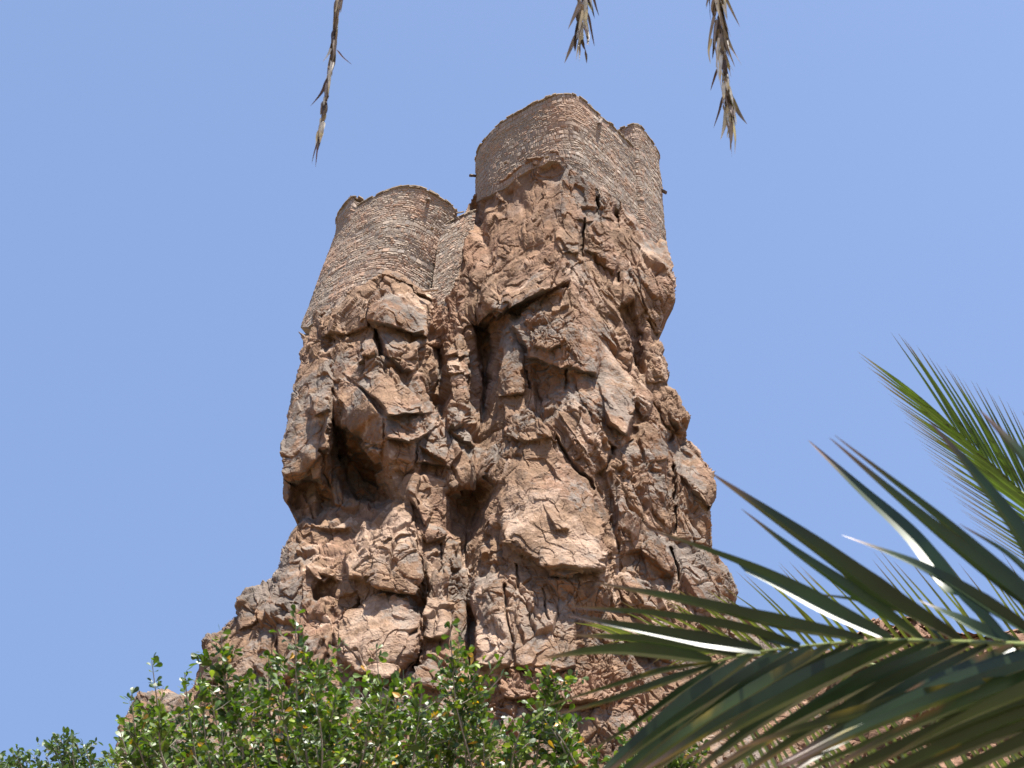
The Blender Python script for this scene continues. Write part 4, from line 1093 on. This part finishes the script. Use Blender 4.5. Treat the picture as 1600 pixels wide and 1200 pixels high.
# ================================================================== broad-leaved trees in front of the rock
def leaf_tpl(kind):
    if kind == 0: o = [(0, 0), (.30, .10), (.62, .26), (.86, .24), (1, .0)]
    else: o = [(0, 0), (.25, .16), (.55, .24), (.82, .16), (1, .0)]
    return o
def make_tree(name, label, cat, shoots, trunk_xy, seed, leafpx, mat, cols, side=1.0, ntwig=5, lkind=0, under=True):
    rng = random.Random(seed); root = bpy.data.objects.new(name, None); scene.collection.objects.link(root)
    bx, by = trunk_xy; root.location = (bx, by, 0); tag(root, label, cat)
    BV, BF, LV, LF, LC = [], [], [], [], []
    def addt(P_, R_, K=5):
        V, F_ = tube(P_, R_, K); b = len(BV); BV.extend(V); BF.extend([tuple(i+b for i in f) for f in F_])
    def leaf(p, d, size, c):
        d = d.normalized(); u = Vector((rng.gauss(0, 1), rng.gauss(0, 1), rng.gauss(0, 1)+.9)); u = (u-d*u.dot(d)).normalized(); s = d.cross(u)
        b = len(LV); o = leaf_tpl(lkind); cup = rng.uniform(.05, .3); bend = rng.uniform(-.25, .25)
        for (l, w) in o:
            z = bend*l*l*size
            ctr = p+d*(l*size)+u*z
            LV.append(ctr); LC.append(c)
            if 0 < l < 1:
                LV.append(ctr+s*(w*size)+u*(cup*w*size)); LV.append(ctr-s*(w*size)+u*(cup*w*size)); LC.append(c*.96); LC.append(c*.96)
        # indices: 0 | 1,2,3 | 4,5,6 | 7,8,9 | 10
        for f in ((0, 2, 1), (0, 1, 3), (1, 2, 5, 4), (3, 1, 4, 6), (4, 5, 8, 7), (6, 4, 7, 9), (7, 8, 10), (9, 7, 10)):
            LF.append(tuple(b+i for i in f))
    hub = Vector((0, 0, 0))
    pts0 = [px3((s_[0], min(s_[1]+230, 1330), s_[2])) for s_ in shoots]
    cxy = np.mean(np.array(pts0), 0)
    fork = Vector((bx*.6+cxy[0]*.4, by*.6+cxy[1]*.4, cxy[2]*.45))
    addt(bez([(bx, by, -.1), ((bx+fork.x)/2+.05, (by+fork.y)/2, fork.z*.5), tuple(fork)], 8), np.linspace(.10, .065, 8), 8)
    tv, tf = list(BV), list(BF); BV.clear(); BF.clear()
    link('trunk', mesh_np('trunk', np.array(tv)-np.array([bx, by, 0]), np.array(tf), None, True), root, M_bark)
    # a few limbs, shoots spring from the nearest limb
    limbs = []
    xs = sorted(set([p[0] for p in shoots])); nl = max(3, len(shoots)//14)
    for k in range(nl):
        q = shoots[int((k+.5)/nl*len(shoots))]; e = Vector(px3((q[0], 1290, q[2])))
        addt(bez([tuple(fork), tuple(fork*.45+e*.55+Vector((0, 0, -.12))), tuple(e)], 7), np.linspace(.045, .018, 7), 6); limbs.append(e)
    def sprig(p, d, size, n):
        base_size = size
        for _ in range(n):
            dd = d*rng.uniform(.2, 1.0)+Vector((rng.gauss(0, .75), rng.gauss(0, .75), rng.gauss(0, .45)))
            if rng.random() < .25: size = size*rng.uniform(.7, 1.25); size = min(max(size, base_size*.55), base_size*1.25)
            r = rng.random(); c = cols[0] if r < .45 else (cols[1] if r < .84 else (cols[2] if r < .972 else cols[3]))
            leaf(p+dd*.004, dd, size*rng.uniform(.65, 1.15), np.array(c)*rng.uniform(.75, 1.25))
    for (sx, sy, D, bare) in shoots:
        top = Vector(px3((sx, sy, D))); e = min(limbs, key=lambda q: (q-top).length)
        lean = rng.uniform(10, 50)*(1 if sx < 500 else rng.choice((-1, 1)))
        low = Vector(px3((sx+lean, max(sy+90, 1225), D))) ; mid = (top+low)/2+Vector((rng.uniform(-.03, .03), 0, 0))
        C = bez([tuple(e), tuple(low), tuple(mid), tuple(top)], 34); addt(C, np.linspace(.010, .0016, 34), 5)
        seg = np.linalg.norm(np.diff(C, axis=0), axis=1); s = np.concatenate([[0], np.cumsum(seg)]); tot = s[-1]
        size = leafpx*D/FPX; step = size*.55; u = tot-.005; j = 0
        pxl = D/FPX
        while u > 0:
            d_top = (tot-u)/pxl
            p = Vector([np.interp(u, s, C[:, k]) for k in range(3)])
            if p.z < 1.6+1.0 : break
            if bare and 24 < d_top < bare and rng.random() < .8: u -= step; continue
            sprig(p, Vector((0, 0, 1)), size, rng.choice((2, 3, 3)))
            if d_top > 30 and not bare or d_top > bare+10:
                if rng.random() < .42*side:
                    ang = rng.uniform(0, 6.28); L_ = rng.uniform(1.5, 4.5)*size
                    dv = Vector((math.cos(ang), math.sin(ang)*.8, rng.uniform(.3, 1.1))).normalized()
                    q = p+dv*L_; addt(np.array([tuple(p), tuple(p*.5+q*.5+Vector((0, 0, -.004))), tuple(q)]), np.array([.002, .0015, .001]), 4)
                    for m_ in range(int(L_/size*2.2)): sprig(p+dv*(L_*(1-m_*.16)), dv, size, 2)
            u -= step*(1 if d_top < 160 else 1.6)
    link('branches', mesh_np('branches', np.array([tuple(v) for v in BV])-np.array([bx, by, 0]), np.array(BF), None, True), root, M_bark)
    q4 = np.array([f for f in LF if len(f) == 4]); q3 = np.array([f for f in LF if len(f) == 3])
    link('foliage', mesh_np('foliage', np.array([tuple(v) for v in LV])-np.array([bx, by, 0]), [q4, q3], np.array(LC), False), root, mat)
    print(name, 'leaves', len(LV)//11)
    return root
rng = random.Random(77)
env = np.array([(150,1192),(175,1150),(200,1118),(260,1100),(320,1085),(380,1075),(440,1052),(500,1050),(560,1066),(600,1066),(650,1056),(700,1050),(745,1062),(770,1120),(800,1132),(840,1100),(880,1100),(905,1160),(950,1180),(990,1120),(1030,1105),(1080,1160)], float)
def shoots_in(x0, x1, n, D0_, D1_):
    out = []
    for k in range(n):
        x = x0+(x1-x0)*(k+rng.random())/n; out.append((x, float(np.interp(x, env[:, 0], env[:, 1]))+abs(rng.gauss(0, 48)), rng.uniform(D0_, D1_), 0))
    return out
GC = [(.070, .115, .012), (.034, .068, .008), (.15, .19, .026), (.44, .23, .03)]
special = [(237, 1032, 6.4, 70), (288, 1050, 6.5, 75), (345, 988, 6.3, 0), (205, 1085, 6.4, 0), (350, 1030, 6.3, 0), (462, 958, 6.2, 72), (478, 1020, 6.3, 0), (588, 1014, 6.4, 60), (703, 975, 6.3, 40), (705, 1010, 6.35, 0), (420, 1030, 6.5, 0), (500, 1035, 6.2, 0), (735, 1040, 6.5, 0)]
make_tree('broadleaf_tree', 'bright green small-leaved tree with orange-tinged leaves across the foot of the rock', 'tree', shoots_in(160, 770, 52, 5.8, 7.4)+special, (-1.0, 5.6), 3, 15.5, M_leaf, GC)
make_tree('broadleaf_tree', 'green small-leaved tree whose top pokes up left of and behind the big palm frond', 'tree', shoots_in(790, 1120, 27, 6.6, 7.8)+[(861, 1036, 6.9, 0), (866, 1060, 6.9, 0), (848, 1070, 7.0, 0)], (.5, 6.4), 4, 15.5, M_leaf, GC)
rng = random.Random(78)
env2 = np.array([(-60,1160),(0,1172),(20,1180),(36,1168),(60,1174),(75,1162),(100,1142),(115,1148),(132,1160),(150,1200)], float)
sh2 = [(x, float(np.interp(x, env2[:, 0], env2[:, 1]))+abs(rng.gauss(0, 14)), rng.uniform(9.4, 10.2), 0) for x in np.linspace(-55, 140, 30)]
make_tree('olive_tree', 'grey-green tree with oval leaves showing its top in the bottom left corner', 'tree', sh2, (-3.9, 8.6), 6, 11.5, M_leaf2, [(.06, .10, .03), (.045, .08, .025), (.10, .14, .06), (.09, .12, .04)], side=.6, lkind=1)
